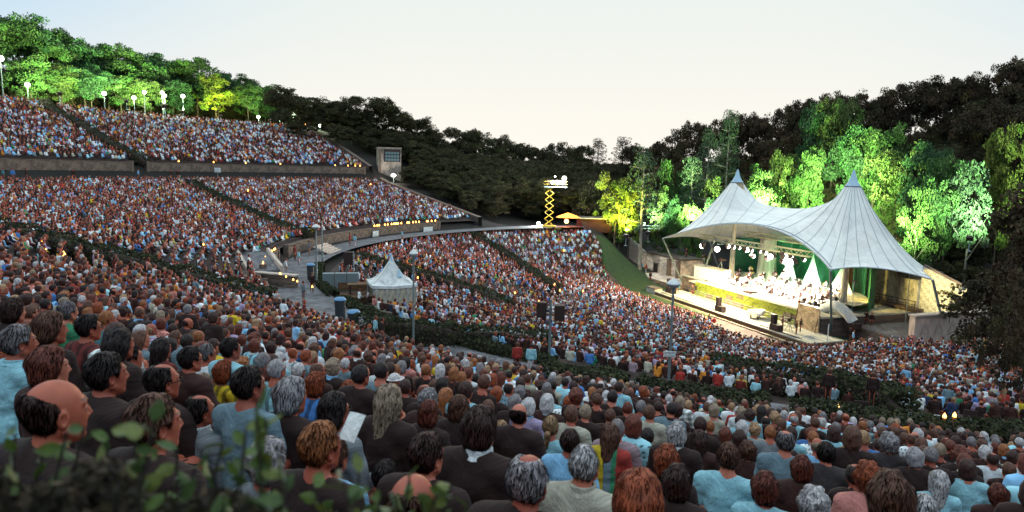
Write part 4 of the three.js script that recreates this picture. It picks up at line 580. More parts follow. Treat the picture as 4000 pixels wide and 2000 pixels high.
{ // dark lighting desk on the walkway at the lower right
  for (const [label, r0, a0, w] of [['dark lighting desk with a pale top on the walkway at the lower right', 53.9, 109.3, 2.2], ['second dark equipment desk on the walkway further right, beside the bright candles', 53.6, 105.4, 3.0]]) { const [x, z] = fromPolar(r0, a0), t = thing('lighting_desk', label, 'desk', [x, 9.03, z], Math.atan2(CX - x, CZ - z)); part('cabinet', rbox(w, 0.8, 0.8, 0.04, 0, 0.4, 0), M.black, t); part('top', rbox(w * 0.9, 0.06, 0.6, 0.02, 0.1, 0.84, 0, 0.15), M.metal, t); part('screen', box(0.5, 0.32, 0.04, -w * 0.3, 1.05, 0.1), M.black, t); part('papers', box(0.5, 0.012, 0.36, w * 0.15, 0.885, 0, 0.15), M.white, t); }
}
{ // the wood beyond, one mass
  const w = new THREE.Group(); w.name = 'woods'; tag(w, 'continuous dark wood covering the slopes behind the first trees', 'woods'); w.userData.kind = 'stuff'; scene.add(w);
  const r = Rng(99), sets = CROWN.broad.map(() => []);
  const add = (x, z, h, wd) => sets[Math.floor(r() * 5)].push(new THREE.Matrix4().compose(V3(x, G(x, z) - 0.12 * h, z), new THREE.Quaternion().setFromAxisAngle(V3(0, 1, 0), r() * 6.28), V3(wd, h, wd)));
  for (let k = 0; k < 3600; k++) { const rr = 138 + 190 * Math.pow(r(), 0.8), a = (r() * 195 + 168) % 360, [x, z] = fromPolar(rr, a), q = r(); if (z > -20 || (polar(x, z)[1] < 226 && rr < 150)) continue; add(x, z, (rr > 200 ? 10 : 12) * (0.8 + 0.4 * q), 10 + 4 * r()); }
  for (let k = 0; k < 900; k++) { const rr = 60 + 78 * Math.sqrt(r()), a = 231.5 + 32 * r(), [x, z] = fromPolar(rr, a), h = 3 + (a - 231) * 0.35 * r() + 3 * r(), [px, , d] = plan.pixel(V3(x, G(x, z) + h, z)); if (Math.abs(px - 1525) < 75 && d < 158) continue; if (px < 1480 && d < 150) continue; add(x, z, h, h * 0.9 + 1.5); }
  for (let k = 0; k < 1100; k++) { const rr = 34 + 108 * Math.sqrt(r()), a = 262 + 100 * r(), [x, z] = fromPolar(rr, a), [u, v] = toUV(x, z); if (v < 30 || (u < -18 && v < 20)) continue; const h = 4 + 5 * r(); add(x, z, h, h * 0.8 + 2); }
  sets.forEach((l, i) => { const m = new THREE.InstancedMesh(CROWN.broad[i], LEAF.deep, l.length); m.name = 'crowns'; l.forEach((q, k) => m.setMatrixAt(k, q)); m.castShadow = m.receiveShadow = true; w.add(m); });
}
// ------------------------------------------------------------------ people
function surfaceNet(f, lo, hi, cell) {                     // smooth closed mesh of f = 0
  const n = [0, 1, 2].map((k) => Math.ceil((hi[k] - lo[k]) / cell) + 1), [nx, ny, nz] = n, at = (x, y, z) => x + nx * (y + ny * z), val = new Float32Array(nx * ny * nz);
  for (let z = 0; z < nz; z++) for (let y = 0; y < ny; y++) for (let x = 0; x < nx; x++) val[at(x, y, z)] = f(lo[0] + x * cell, lo[1] + y * cell, lo[2] + z * cell);
  const id = new Int32Array(nx * ny * nz).fill(-1), pos = [], ix = [];
  for (let z = 0; z < nz - 1; z++) for (let y = 0; y < ny - 1; y++) for (let x = 0; x < nx - 1; x++) {
    let c = 0, sx = 0, sy = 0, sz = 0; const v = []; for (let k = 0; k < 8; k++) v.push(val[at(x + (k & 1), y + (k >> 1 & 1), z + (k >> 2))]);
    if (v.every((q) => q < 0) || v.every((q) => q >= 0)) continue;
    for (let k = 0; k < 8; k++) for (const d of [1, 2, 4]) if (!(k & d)) { const a = v[k], b = v[k | d]; if ((a < 0) !== (b < 0)) { const t = a / (a - b); sx += (k & 1) + (d === 1 ? t : 0); sy += (k >> 1 & 1) + (d === 2 ? t : 0); sz += (k >> 2) + (d === 4 ? t : 0); c++; } }
    id[at(x, y, z)] = pos.length / 3; pos.push(lo[0] + (x + sx / c) * cell, lo[1] + (y + sy / c) * cell, lo[2] + (z + sz / c) * cell);
  }
  const quad = (a, b, c, d, flip) => { if (a < 0 || b < 0 || c < 0 || d < 0) return; flip ? ix.push(a, c, b, a, d, c) : ix.push(a, b, c, a, c, d); };
  for (let z = 1; z < nz - 1; z++) for (let y = 1; y < ny - 1; y++) for (let x = 1; x < nx - 1; x++) {
    const a = val[at(x, y, z)] < 0;
    if (a !== val[at(x + 1, y, z)] < 0) quad(id[at(x, y - 1, z - 1)], id[at(x, y, z - 1)], id[at(x, y, z)], id[at(x, y - 1, z)], !a);
    if (a !== val[at(x, y + 1, z)] < 0) quad(id[at(x - 1, y, z - 1)], id[at(x - 1, y, z)], id[at(x, y, z)], id[at(x, y, z - 1)], !a);
    if (a !== val[at(x, y, z + 1)] < 0) quad(id[at(x - 1, y - 1, z)], id[at(x, y - 1, z)], id[at(x, y, z)], id[at(x - 1, y, z)], !a);
  }
  const nor = new Float32Array(pos.length), e = cell * 0.35; for (let k = 0; k < pos.length; k += 3) { const [x, y, z] = [pos[k], pos[k + 1], pos[k + 2]]; const g = V3(f(x + e, y, z) - f(x - e, y, z), f(x, y + e, z) - f(x, y - e, z), f(x, y, z + e) - f(x, y, z - e)).normalize(); nor[k] = g.x; nor[k + 1] = g.y; nor[k + 2] = g.z; }
  const g = new THREE.BufferGeometry(); g.setAttribute('position', new THREE.Float32BufferAttribute(pos, 3)); g.setAttribute('normal', new THREE.BufferAttribute(nor, 3)); g.setIndex(ix); return g;
}
function uvRound(g, cx, cz, k) { const p = g.attributes.position, uv = new Float32Array(p.count * 2); for (let i = 0; i < p.count; i++) { uv[2 * i] = Math.atan2(p.getX(i) - cx, -(p.getZ(i) - cz)) / (2 * Math.PI); uv[2 * i + 1] = p.getY(i) * k; } g.setAttribute('uv', new THREE.BufferAttribute(uv, 2)); return g; }
const ell = (x, y, z, cx, cy, cz, a, b, c) => { const X = (x - cx) / a, Y = (y - cy) / b, Z = (z - cz) / c, k = Math.sqrt(X * X + Y * Y + Z * Z), m = Math.sqrt(X * X / (a * a) + Y * Y / (b * b) + Z * Z / (c * c)); return m < 1e-6 ? -Math.min(a, b, c) : k * (k - 1) / m; };
const cap = (x, y, z, A, B, r0, r1) => { const bx = B[0] - A[0], by = B[1] - A[1], bz = B[2] - A[2], px = x - A[0], py = y - A[1], pz = z - A[2], t = clamp((px * bx + py * by + pz * bz) / (bx * bx + by * by + bz * bz), 0, 1); return Math.hypot(px - bx * t, py - by * t, pz - bz * t) - (r0 + (r1 - r0) * t); };
const smin = (a, b, k) => { const h = clamp(0.5 + 0.5 * (b - a) / k, 0, 1); return b + (a - b) * h - k * h * (1 - h); }, smax = (a, b, k) => -smin(-a, -b, k);
// head in its own frame: centre between the ears, y up, z forward
function headF(x, y, z) {
  const ax = Math.abs(x);
  let d = ell(x, y, z, 0, 0.027, -0.014, 0.075, 0.094, 0.094);
  d = smin(d, ell(x, y, z, 0, -0.03, 0.022, 0.060, 0.086, 0.068), 0.03);
  d = smin(d, ell(x, y, z, 0, -0.098, 0.058, 0.026, 0.020, 0.026), 0.025);
  d = smin(d, cap(ax, y, z, [0.02, -0.085, 0.05], [0.062, -0.05, -0.005], 0.016, 0.018), 0.02);
  d = smin(d, cap(ax, y, z, [0.012, 0.034, 0.083], [0.044, 0.03, 0.066], 0.011, 0.009), 0.012);
  d = smin(d, cap(x, y, z, [0, 0.022, 0.084], [0, -0.024, 0.101], 0.007, 0.010), 0.010);
  d = smin(d, ell(ax, y, z, 0.011, -0.03, 0.090, 0.008, 0.007, 0.009), 0.006);
  d = smax(d, -ell(ax, y, z, 0.031, 0.008, 0.098, 0.017, 0.012, 0.017), 0.012);
  d = smin(d, ell(ax, y, z, 0.031, 0.007, 0.073, 0.013, 0.012, 0.013), 0.004);
  d = smin(d, cap(ax, y, z, [0, -0.060, 0.086], [0.021, -0.062, 0.076], 0.0065, 0.004), 0.006);
  d = smin(d, cap(ax, y, z, [0, -0.072, 0.083], [0.016, -0.070, 0.077], 0.0065, 0.004), 0.006);
  let ear = ell(ax, y, z, 0.079, -0.006, -0.010, 0.012, 0.034, 0.020); ear = smax(ear, -ell(ax, y, z, 0.088, -0.004, -0.006, 0.008, 0.020, 0.011), 0.004);
  return smin(d, ear, 0.008);
}
const HEAD = [0, 1.175, 0.028];
const inHead = (yaw) => { const c = Math.cos(yaw), s = Math.sin(yaw); return (x, y, z) => { const X = x - HEAD[0], Z = z - HEAD[2]; return [X * c - Z * s, y - HEAD[1], X * s + Z * c]; }; };
function bodyF(fem, yaw, standing) {
  const sh = fem ? 0.158 : 0.185, H = inHead(yaw), dy = standing ? 0 : 0;
  const hip = [0.09, 0.53, 0.02], knee = standing ? [0.10, 0.10, 0.03] : [0.12, 0.50, 0.45], ank = standing ? [0.10, -0.34, 0] : [0.11, 0.09, 0.46], toe = [ank[0] + 0.02, ank[1] - 0.05, ank[2] + 0.16];
  const el = standing ? [sh + 0.05, 0.68, -0.02] : [sh + 0.06, 0.70, 0.03], wr = standing ? [sh + 0.06, 0.46, 0.06] : [0.11, 0.60, 0.29];
  return (x, y, z) => {
    const ax = Math.abs(x), h = H(x, y, z);
    let d = ell(x, y, z, 0, 0.86, -0.005, fem ? 0.145 : 0.165, 0.17, 0.108);
    d = smin(d, ell(x, y, z, 0, 0.67, -0.005, fem ? 0.125 : 0.145, 0.15, 0.10), 0.06); d = smin(d, ell(x, y, z, 0, 0.53, 0, 0.168, 0.12, 0.12), 0.06);
    d = smin(d, cap(ax, y, z, [0.02, 1.03, -0.022], [sh, 0.965, -0.012], 0.046, 0.056), 0.05); d = smin(d, cap(x, y, z, [0, 0.99, -0.022], [0, 1.13, 0.005], 0.056, 0.052), 0.035);
    let arm = smin(cap(ax, y, z, [sh, 0.955, -0.01], el, 0.052, 0.041), cap(ax, y, z, el, wr, 0.041, 0.028), 0.02);
    const hd = standing ? [wr[0], wr[1] - 0.08, wr[2] + 0.02] : [0.06, 0.575, 0.355]; arm = smin(arm, cap(ax, y, z, wr, hd, 0.026, 0.036), 0.02);
    d = smin(d, arm, 0.025);
    let leg = smin(cap(ax, y, z, hip, knee, 0.085, 0.058), cap(ax, y, z, knee, ank, 0.056, 0.038), 0.03); leg = smin(leg, cap(ax, y, z, ank, toe, 0.04, 0.03), 0.02);
    d = smin(d, leg, 0.03); if (y > 1.0) d = smin(d, headF(...h), 0.02); return d;
  };
}
function fingers(standing, sh) {                           // five fingers and their bends on each hand
  const g = []; const c = standing ? [sh + 0.06, 0.38, 0.08] : [0.055, 0.565, 0.375];
  for (const s of [-1, 1]) { for (let k = 0; k < 4; k++) { const l = [0.034, 0.038, 0.036, 0.028][k], o = (k - 1.5) * 0.017, a = standing ? V3(s * c[0], c[1] - 0.02, c[2] + o) : V3(s * (c[0] + o), c[1], c[2] + 0.02), d1 = standing ? V3(-s * 0.1, -1, 0) : V3(-s * 0.3, -0.15, 1), d2 = standing ? V3(-s * 0.6, -0.8, 0) : V3(-s * 0.4, -0.8, 0.6), b = a.clone().addScaledVector(d1.normalize(), l), e = b.clone().addScaledVector(d2.normalize(), l * 0.9); g.push(rod(a, b, 0.009, 0.0085, 5), rod(b, e, 0.0085, 0.007, 5), ball(0.0085, b.x, b.y, b.z, 6)); }
    const a = standing ? V3(s * (c[0] - 0.01), c[1] + 0.03, c[2] + 0.02) : V3(s * (c[0] - 0.03), c[1] + 0.005, c[2] - 0.02), b = a.clone().add(standing ? V3(-s * 0.02, -0.025, 0.025) : V3(-s * 0.02, 0.005, 0.03)), e = b.clone().add(standing ? V3(-s * 0.01, -0.03, 0.005) : V3(-s * 0.002, -0.008, 0.03)); g.push(rod(a, b, 0.011, 0.010, 5), rod(b, e, 0.010, 0.008, 5)); }
  return join(g);
}
function skinColor(g, H) { const p = g.attributes.position, c = new Float32Array(p.count * 3); for (let i = 0; i < p.count; i++) { const [x, y, z] = H(p.getX(i), p.getY(i), p.getZ(i)), ax = Math.abs(x); let k = [1, 1, 1]; if (z > 0.06 && Math.abs(y + 0.066) < 0.012 && ax < 0.024) k = [0.85, 0.45, 0.45]; if (z > 0.072 && Math.hypot(ax - 0.031, (y - 0.007) * 1.6) < 0.0115) k = Math.hypot(ax - 0.031, y - 0.007) < 0.0065 ? [0.06, 0.08, 0.12] : [1.3, 2.6, 4]; if (z > 0.05 && Math.abs(y - 0.04) < 0.007 && ax > 0.012 && ax < 0.05) k = [0.25, 0.2, 0.2]; const n = 1 + 0.16 * noise3(x * 40, y * 40, z * 40); c.set(k.map((q) => q * n), i * 3); } g.setAttribute('color', new THREE.BufferAttribute(c, 3)); return g; }
function makeBody(fem, yaw, cellHead, cellBody, standing) {
  const f = bodyF(fem, yaw, standing), H = inHead(yaw), low = standing ? -0.46 : -0.02, cutY = 1.02;
  const lower = surfaceNet((x, y, z) => Math.max(f(x, y, z), y - cutY - cellBody * 0.5), [-0.36, low, -0.2], [0.36, cutY + 2 * cellBody, standing ? 0.3 : 0.68], cellBody), upper = surfaceNet((x, y, z) => Math.max(f(x, y, z), cutY - cellHead * 0.5 - y), [-0.13, cutY - 2 * cellHead, -0.14], [0.13, 1.32, 0.18], cellHead);
  const list = [skinColor(lower, H), skinColor(upper, H)]; const fg = fingers(standing, fem ? 0.158 : 0.185); fg.deleteAttribute('uv'); fg.setAttribute('color', new THREE.BufferAttribute(new Float32Array(fg.attributes.position.count * 3).fill(1), 3)); list.push(fg);
  return mergeGeometries(list.map((g) => (g.index ? g.toNonIndexed() : g)));
}
function hairF(style, seed) {
  const nz = (x, y, z, a, k) => a * noise3(x * k + seed, y * k * 0.6, z * k - seed) + 0.007 * noise3(x * 17 + seed, y * 13, z * 17);
  return (x, y, z) => {
    const ax = Math.abs(x), front = z - (0.052 + 0.45 * (y - 0.06)), back = (r, up = 0) => ell(x, y, z, 0, 0.03 + up, -0.017, 0.081 + r, 0.099 + r, 0.100 + r);
    const ears = ell(ax, y, z, 0.085, -0.012, -0.002, 0.030, 0.034, 0.028); let d;
    if (style === 'short' || style === 'receding' || style === 'crop') { d = back(style === 'crop' ? 0.003 : 0.010) + nz(x, y, z, 0.004, 55); d = style === 'receding' ? smax(d, z - (0.030 + 0.18 * (y - 0.06)) + 0.008 * noise3(x * 40, y * 40, 1), 0.035) : smax(d, front + 0.006 * noise3(x * 38, y * 38, 4), 0.014); d = smax(d, -0.075 - y, 0.02); d = smax(d, -ears, 0.01); if (style === 'receding') d = smax(d, -ell(x, y, z, 0, 0.135, 0.0, 0.052, 0.042, 0.07), 0.012); return d; }
    if (style === 'fringe') { d = back(0.004) + nz(x, y, z, 0.003, 55); d = smax(d, y - 0.046 + 0.45 * z + 0.012 * noise3(x * 45, 5, z * 45), 0.02); d = smax(d, z - 0.008 + 0.3 * (y + 0.02), 0.03); d = smax(d, -0.070 - y, 0.02); return smax(d, -ears, 0.01); }
    if (style === 'bob') { d = back(0.018, 0.002); d = smin(d, ell(x, y, z, 0, -0.045, -0.035, 0.103, 0.10, 0.092), 0.03) + nz(x, y, z, 0.006, 40); d = smax(d, z - (0.040 + 0.5 * (y - 0.06)) * (y > 0 ? 1 : 1), 0.015); return smax(d, -0.125 - y + 0.01 * noise3(x * 30, 3, z * 30), 0.012); }
    if (style === 'long') { d = back(0.016, 0.002); d = smin(d, cap(x, y, z, [0, 0.0, -0.055], [0, -0.30, -0.085], 0.092, 0.072), 0.03); d = smin(d, cap(ax, y, z, [0.05, -0.02, -0.03], [0.075, -0.27, -0.03], 0.05, 0.03), 0.03) + nz(x * 1.5, y * 0.4, z, 0.007, 38); return smax(d, z - (0.045 + 0.45 * (y - 0.06)), 0.015); }
    if (style === 'ponytail') { d = back(0.008) + nz(x, y, z, 0.003, 60); d = smax(d, front, 0.012); d = smax(d, -0.055 - y, 0.02); d = smax(d, -ears, 0.01); d = smin(d, ball2(x, y, z), 0.008); return smin(d, cap(x, y, z, [0, -0.035, -0.125], [0.01, -0.20, -0.118], 0.036, 0.020) + nz(x, y, z, 0.006, 50), 0.008); }
    if (style === 'curly') { d = back(0.030, 0.006) + nz(x, y, z, 0.014, 34) + nz(x, y, z, 0.006, 80); d = smax(d, z - (0.062 + 0.45 * (y - 0.06)), 0.015); return smax(d, -0.095 - y, 0.03); }
    if (style === 'hat') { d = Math.min(back(0.014), ell(x, y, z, 0, 0.055, 0, 0.15, 0.010, 0.16)); return smax(d, 0.045 - y, 0.004); }
    d = back(0.022, 0.003); d = smin(d, ell(x, y, z, 0, -0.03, -0.05, 0.09, 0.085, 0.075), 0.03) + nz(x, y, z, 0.008, 30); d = smax(d, front - 0.002, 0.014); return smax(d, -0.1 - y, 0.03);   // 'full'
  };
}
const ball2 = (x, y, z) => Math.hypot(x, y + 0.03, z + 0.115) - 0.017;
function makeHair(style, yaw, cell, seed = 3) { const f = hairF(style, seed), H = inHead(yaw), low = style === 'long' ? 0.78 : style === 'ponytail' ? 0.92 : 1.02; const g = surfaceNet((x, y, z) => f(...H(x, y, z)), [-0.2, low, -0.2], [0.2, 1.37, 0.21], cell); return flyaway(uvRound(g, HEAD[0], HEAD[2], 3.2), cell < 0.01 ? 1700 : cell < 0.02 ? 260 : 0, style); }
function flyaway(g, n, style) {                          // loose strands standing off the mass of hair
  if (!n || style === 'hat') return g; const r = Rng(n + style.length * 7), p = g.attributes.position, nn = g.attributes.normal, uv = g.attributes.uv, ix = g.index.array, P = [], N = [], UV = [], I = [], a = V3(), m = V3(), t = V3(), s = V3();
  for (let k = 0; k < n; k++) { const i = ix[3 * Math.floor(r() * ix.length / 3)]; a.fromBufferAttribute(p, i); m.fromBufferAttribute(nn, i); if (m.lengthSq() < 0.5) continue; t.set((r() - 0.5) * 0.5, -0.75, (r() - 0.5) * 0.5 - 0.15).addScaledVector(m, -t.dot(m)).normalize(); const curl = style === 'curly' ? 0.55 : 0.02 + 0.12 * r() ** 3; t.addScaledVector(m, curl).normalize(); s.crossVectors(t, m).normalize(); const l = (style === 'curly' ? 0.02 : 0.022) + 0.03 * r(), w = 0.0007 + 0.0009 * r(), b = P.length / 3, o = 0.001; const q = a.clone().addScaledVector(m, o), e = q.clone().addScaledVector(t, l); P.push(q.x + s.x * w, q.y + s.y * w, q.z + s.z * w, q.x - s.x * w, q.y - s.y * w, q.z - s.z * w, e.x, e.y, e.z); for (let j = 0; j < 3; j++) { N.push(m.x, m.y, m.z); UV.push(uv.getX(i) + 0.01 * r(), uv.getY(i)); } I.push(b, b + 1, b + 2); }
  const h = new THREE.BufferGeometry(); h.setAttribute('position', new THREE.Float32BufferAttribute(P, 3)); h.setAttribute('normal', new THREE.Float32BufferAttribute(N, 3)); h.setAttribute('uv', new THREE.Float32BufferAttribute(UV, 2)); h.setIndex(I); return mergeGeometries([g, h]);
}
function makeShirt(fem, kind, cell, standing) {            // kind: tee, shirt, jacket
  const f = bodyF(fem, 0, standing), thick = kind === 'jacket' ? 0.026 : kind === 'tee' ? 0.012 : 0.016, sh = fem ? 0.158 : 0.185, el = standing ? [sh + 0.05, 0.68, -0.02] : [sh + 0.06, 0.70, 0.03], wr = standing ? [sh + 0.06, 0.46, 0.06] : [0.11, 0.60, 0.29];
  const F = (x, y, z) => {
    const ax = Math.abs(x), slope = (a) => a * Math.sin(y * 38 + x * 11 + 3 * noise3(x * 7, y * 6, z * 7));
    let d = ell(x, y, z, 0, 0.86, -0.005, fem ? 0.145 : 0.165, 0.17, 0.108); d = smin(d, ell(x, y, z, 0, 0.67, -0.005, fem ? 0.13 : 0.15, 0.15, 0.108), 0.06); d = smin(d, ell(x, y, z, 0, 0.55, 0, 0.172, 0.12, 0.13), 0.06);
    d = smin(d, cap(ax, y, z, [0.015, 1.025, -0.024], [sh, 0.965, -0.012], 0.046, 0.060), 0.05);
    let arm = cap(ax, y, z, [sh, 0.955, -0.01], kind === 'tee' ? [lerp(sh, el[0], 0.62), lerp(0.955, el[1], 0.62), 0.015] : el, 0.056, 0.050); if (kind !== 'tee') arm = smin(arm, cap(ax, y, z, el, wr, 0.048, 0.038), 0.02);
    d = smin(d, arm, 0.03) - thick + slope(0.0035) + 0.004 * noise3(x * 16, y * 9, z * 16);
    d = smax(d, -cap(x, y, z, [0, 1.0, 0.02], [0, 1.25, 0.03], 0.060, 0.085), 0.006); return smax(d, 0.47 - y, 0.01);
  };
  const g = surfaceNet(F, [-0.38, 0.42, -0.22], [0.38, 1.12, standing ? 0.2 : 0.36], cell); const p = g.attributes.position, uv = new Float32Array(p.count * 2); for (let i = 0; i < p.count; i++) { uv[2 * i] = p.getX(i) * 2.2 + p.getZ(i) * 1.3; uv[2 * i + 1] = p.getY(i) * 2.2; } g.setAttribute('uv', new THREE.BufferAttribute(uv, 2)); return g;
}
function makeCollar(cell, big) { const F = (x, y, z) => { const yy = y - 1.055 - 0.25 * (0 - z) * 0.35, r = Math.hypot(x, (z - 0.0) * 0.95); return Math.max(Math.abs(r - 0.070 - (yy < 0 ? -yy * 0.5 : 0)) - (big ? 0.011 : 0.008), Math.abs(yy) - (big ? 0.032 : 0.022)); }; const g = surfaceNet(F, [-0.13, 0.99, -0.13], [0.13, 1.14, 0.13], cell); return uvRound(g, 0, 0, 2); }
function makeTrousers(fem, cell, standing) { const knee = standing ? [0.10, 0.10, 0.03] : [0.12, 0.50, 0.45], ank = standing ? [0.10, -0.32, 0] : [0.11, 0.12, 0.46]; const F = (x, y, z) => { const ax = Math.abs(x); let d = ell(x, y, z, 0, 0.53, 0, 0.178, 0.12, 0.13); d = smin(d, smin(cap(ax, y, z, [0.09, 0.53, 0.02], knee, 0.095, 0.072), cap(ax, y, z, knee, ank, 0.068, 0.056), 0.03), 0.03); return smax(d, y - 0.58, 0.01); }; const g = surfaceNet(F, [-0.3, standing ? -0.42 : 0.02, -0.2], [0.3, 0.64, standing ? 0.26 : 0.6], cell); return uvRound(g, 0, 0.1, 2); }
// shared shapes, near and far
const YAWS = [0, -0.26, 0.20];
const LOD = { near: [0.0085, 0.032, 0.0085, 0.021, 0.045], mid: [0.017, 0.055, 0.016, 0.042, 0.07], far: [0.034, 0.09, 0.034, 0.075, 0.11] };
const cache = new Map(), memo = (k, f) => { if (!cache.has(k)) cache.set(k, f()); return cache.get(k); };
const bodyGeo = (lod, fem, yi, st) => memo(`b${lod}${fem}${yi}${st}`, () => makeBody(fem, YAWS[yi], LOD[lod][0], LOD[lod][1], st)), hairGeo = (lod, style, yi) => memo(`h${lod}${style}${yi}`, () => makeHair(style, YAWS[yi], LOD[lod][2])), shirtGeo = (lod, fem, kind, st) => memo(`s${lod}${fem}${kind}${st}`, () => makeShirt(fem, kind, LOD[lod][3], st)), legGeo = (lod, fem, st) => memo(`t${lod}${fem}${st}`, () => makeTrousers(fem, LOD[lod][4], st)), collarGeo = (lod, big) => memo(`c${lod}${big}`, () => makeCollar(lod === 'near' ? 0.008 : 0.014, big));
const glassesGeo = (yi) => memo('g' + yi, () => moved(join(moved(new THREE.TorusGeometry(0.021, 0.003, 5, 14), 0.031, 0.005, 0.096), moved(new THREE.TorusGeometry(0.021, 0.003, 5, 14), -0.031, 0.005, 0.096), rod(V3(-0.011, 0.009, 0.098), V3(0.011, 0.009, 0.098), 0.003, 0.003, 5), ...[-1, 1].map((s) => rod(V3(s * 0.052, 0.01, 0.095), V3(s * 0.081, 0.008, -0.005), 0.003, 0.003, 5))), HEAD[0], HEAD[1], HEAD[2], 0, YAWS[yi], 0));
const HAIR = { 'black-brown': [0.024, 0.008, 0.006], 'dark brown': [0.058, 0.015, 0.009], brown: [0.16, 0.062, 0.034], auburn: [0.20, 0.040, 0.018], 'bright red': [0.42, 0.085, 0.022], ginger: [0.46, 0.16, 0.05], blond: [0.52, 0.32, 0.17], 'ash blond': [0.42, 0.32, 0.23], grey: [0.30, 0.28, 0.30], 'silver grey': [0.50, 0.48, 0.52], white: [0.80, 0.80, 0.84] };
const WEAR = { black: [0.027, 0.0075, 0.0055], 'dark brown': [0.048, 0.0115, 0.0075], 'dark grey': [0.045, 0.033, 0.033], grey: [0.24, 0.26, 0.28], 'grey blue': [0.18, 0.27, 0.32], 'pale blue': [0.28, 0.58, 0.88], cyan: [0.36, 0.70, 0.80], white: [0.84, 0.88, 0.90], beige: [0.52, 0.48, 0.38], red: [0.42, 0.035, 0.025], 'dark red': [0.16, 0.018, 0.014], pink: [0.70, 0.26, 0.22], yellow: [0.72, 0.50, 0.02], green: [0.04, 0.26, 0.12], navy: [0.02, 0.035, 0.09], blue: [0.06, 0.20, 0.52], mauve: [0.36, 0.25, 0.28], lilac: [0.46, 0.36, 0.56], orange: [0.75, 0.26, 0.03], teal: [0.08, 0.24, 0.28] };
const SKIN = [[0.40, 0.092, 0.047], [0.35, 0.075, 0.038], [0.46, 0.13, 0.075], [0.30, 0.062, 0.033]];
const matOf = { hair: (c) => memo('mh' + c, () => std(HAIR[c] ?? WEAR[c], { map: strands, bumpMap: strandBump, bumpScale: 0.0025, roughness: 0.7 })), wear: (c, p = '') => memo('mw' + c + p, () => std(WEAR[c], { map: p === 'striped' ? stripesTex : p === 'checked' ? checkTex : p === 'dotted' ? dotTex : cloth, bumpMap: folds, bumpScale: 0.012 })), skin: (k) => memo('ms' + k, () => std(SKIN[k], { vertexColors: true, roughness: 0.55 })) };
const STAGE_AIM = SP(-1, 2, 9), facing = (x, z, j = 0) => Math.atan2(STAGE_AIM[0] - x, STAGE_AIM[2] - z) + j;
function person(label, top, turn, o) {                     // top: the crown of the head
  const { lod = 'near', fem = false, yi = 0, hair = 'short', hairColor = 'brown', wear = 'shirt', wearColor = 'black', collar, skin = 0, scale = 1, standing = false, group, legs = 'black' } = o;
  const t = thing('person', label, 'person', [top.x, top.y - 1.30 * scale, top.z], turn, group); t.scale.setScalar(scale); if (standing) t.position.y = top.y - 1.30 * scale;
  part('body', bodyGeo(lod, fem, yi, standing), matOf.skin(skin), t); if (hair !== 'none') part(hair === 'hat' ? 'hat' : 'hair', hairGeo(lod, hair, yi), matOf.hair(hairColor), t);
  part(wear === 'jacket' ? 'jacket' : 'shirt', shirtGeo(lod, fem, wear, standing), matOf.wear(wearColor, o.pattern ?? ''), t); if (o.glasses) part('glasses', glassesGeo(yi), M.black, t); if (o.lean) { t.rotation.order = 'YXZ'; t.rotation.x = o.lean[0]; t.rotation.z = o.lean[1]; } part('trousers', legGeo(lod === 'near' ? 'mid' : lod, fem, standing), matOf.wear(legs), t); if (collar) part('collar', collarGeo(lod, wear === 'jacket'), matOf.wear(collar), t);
  return t;
}
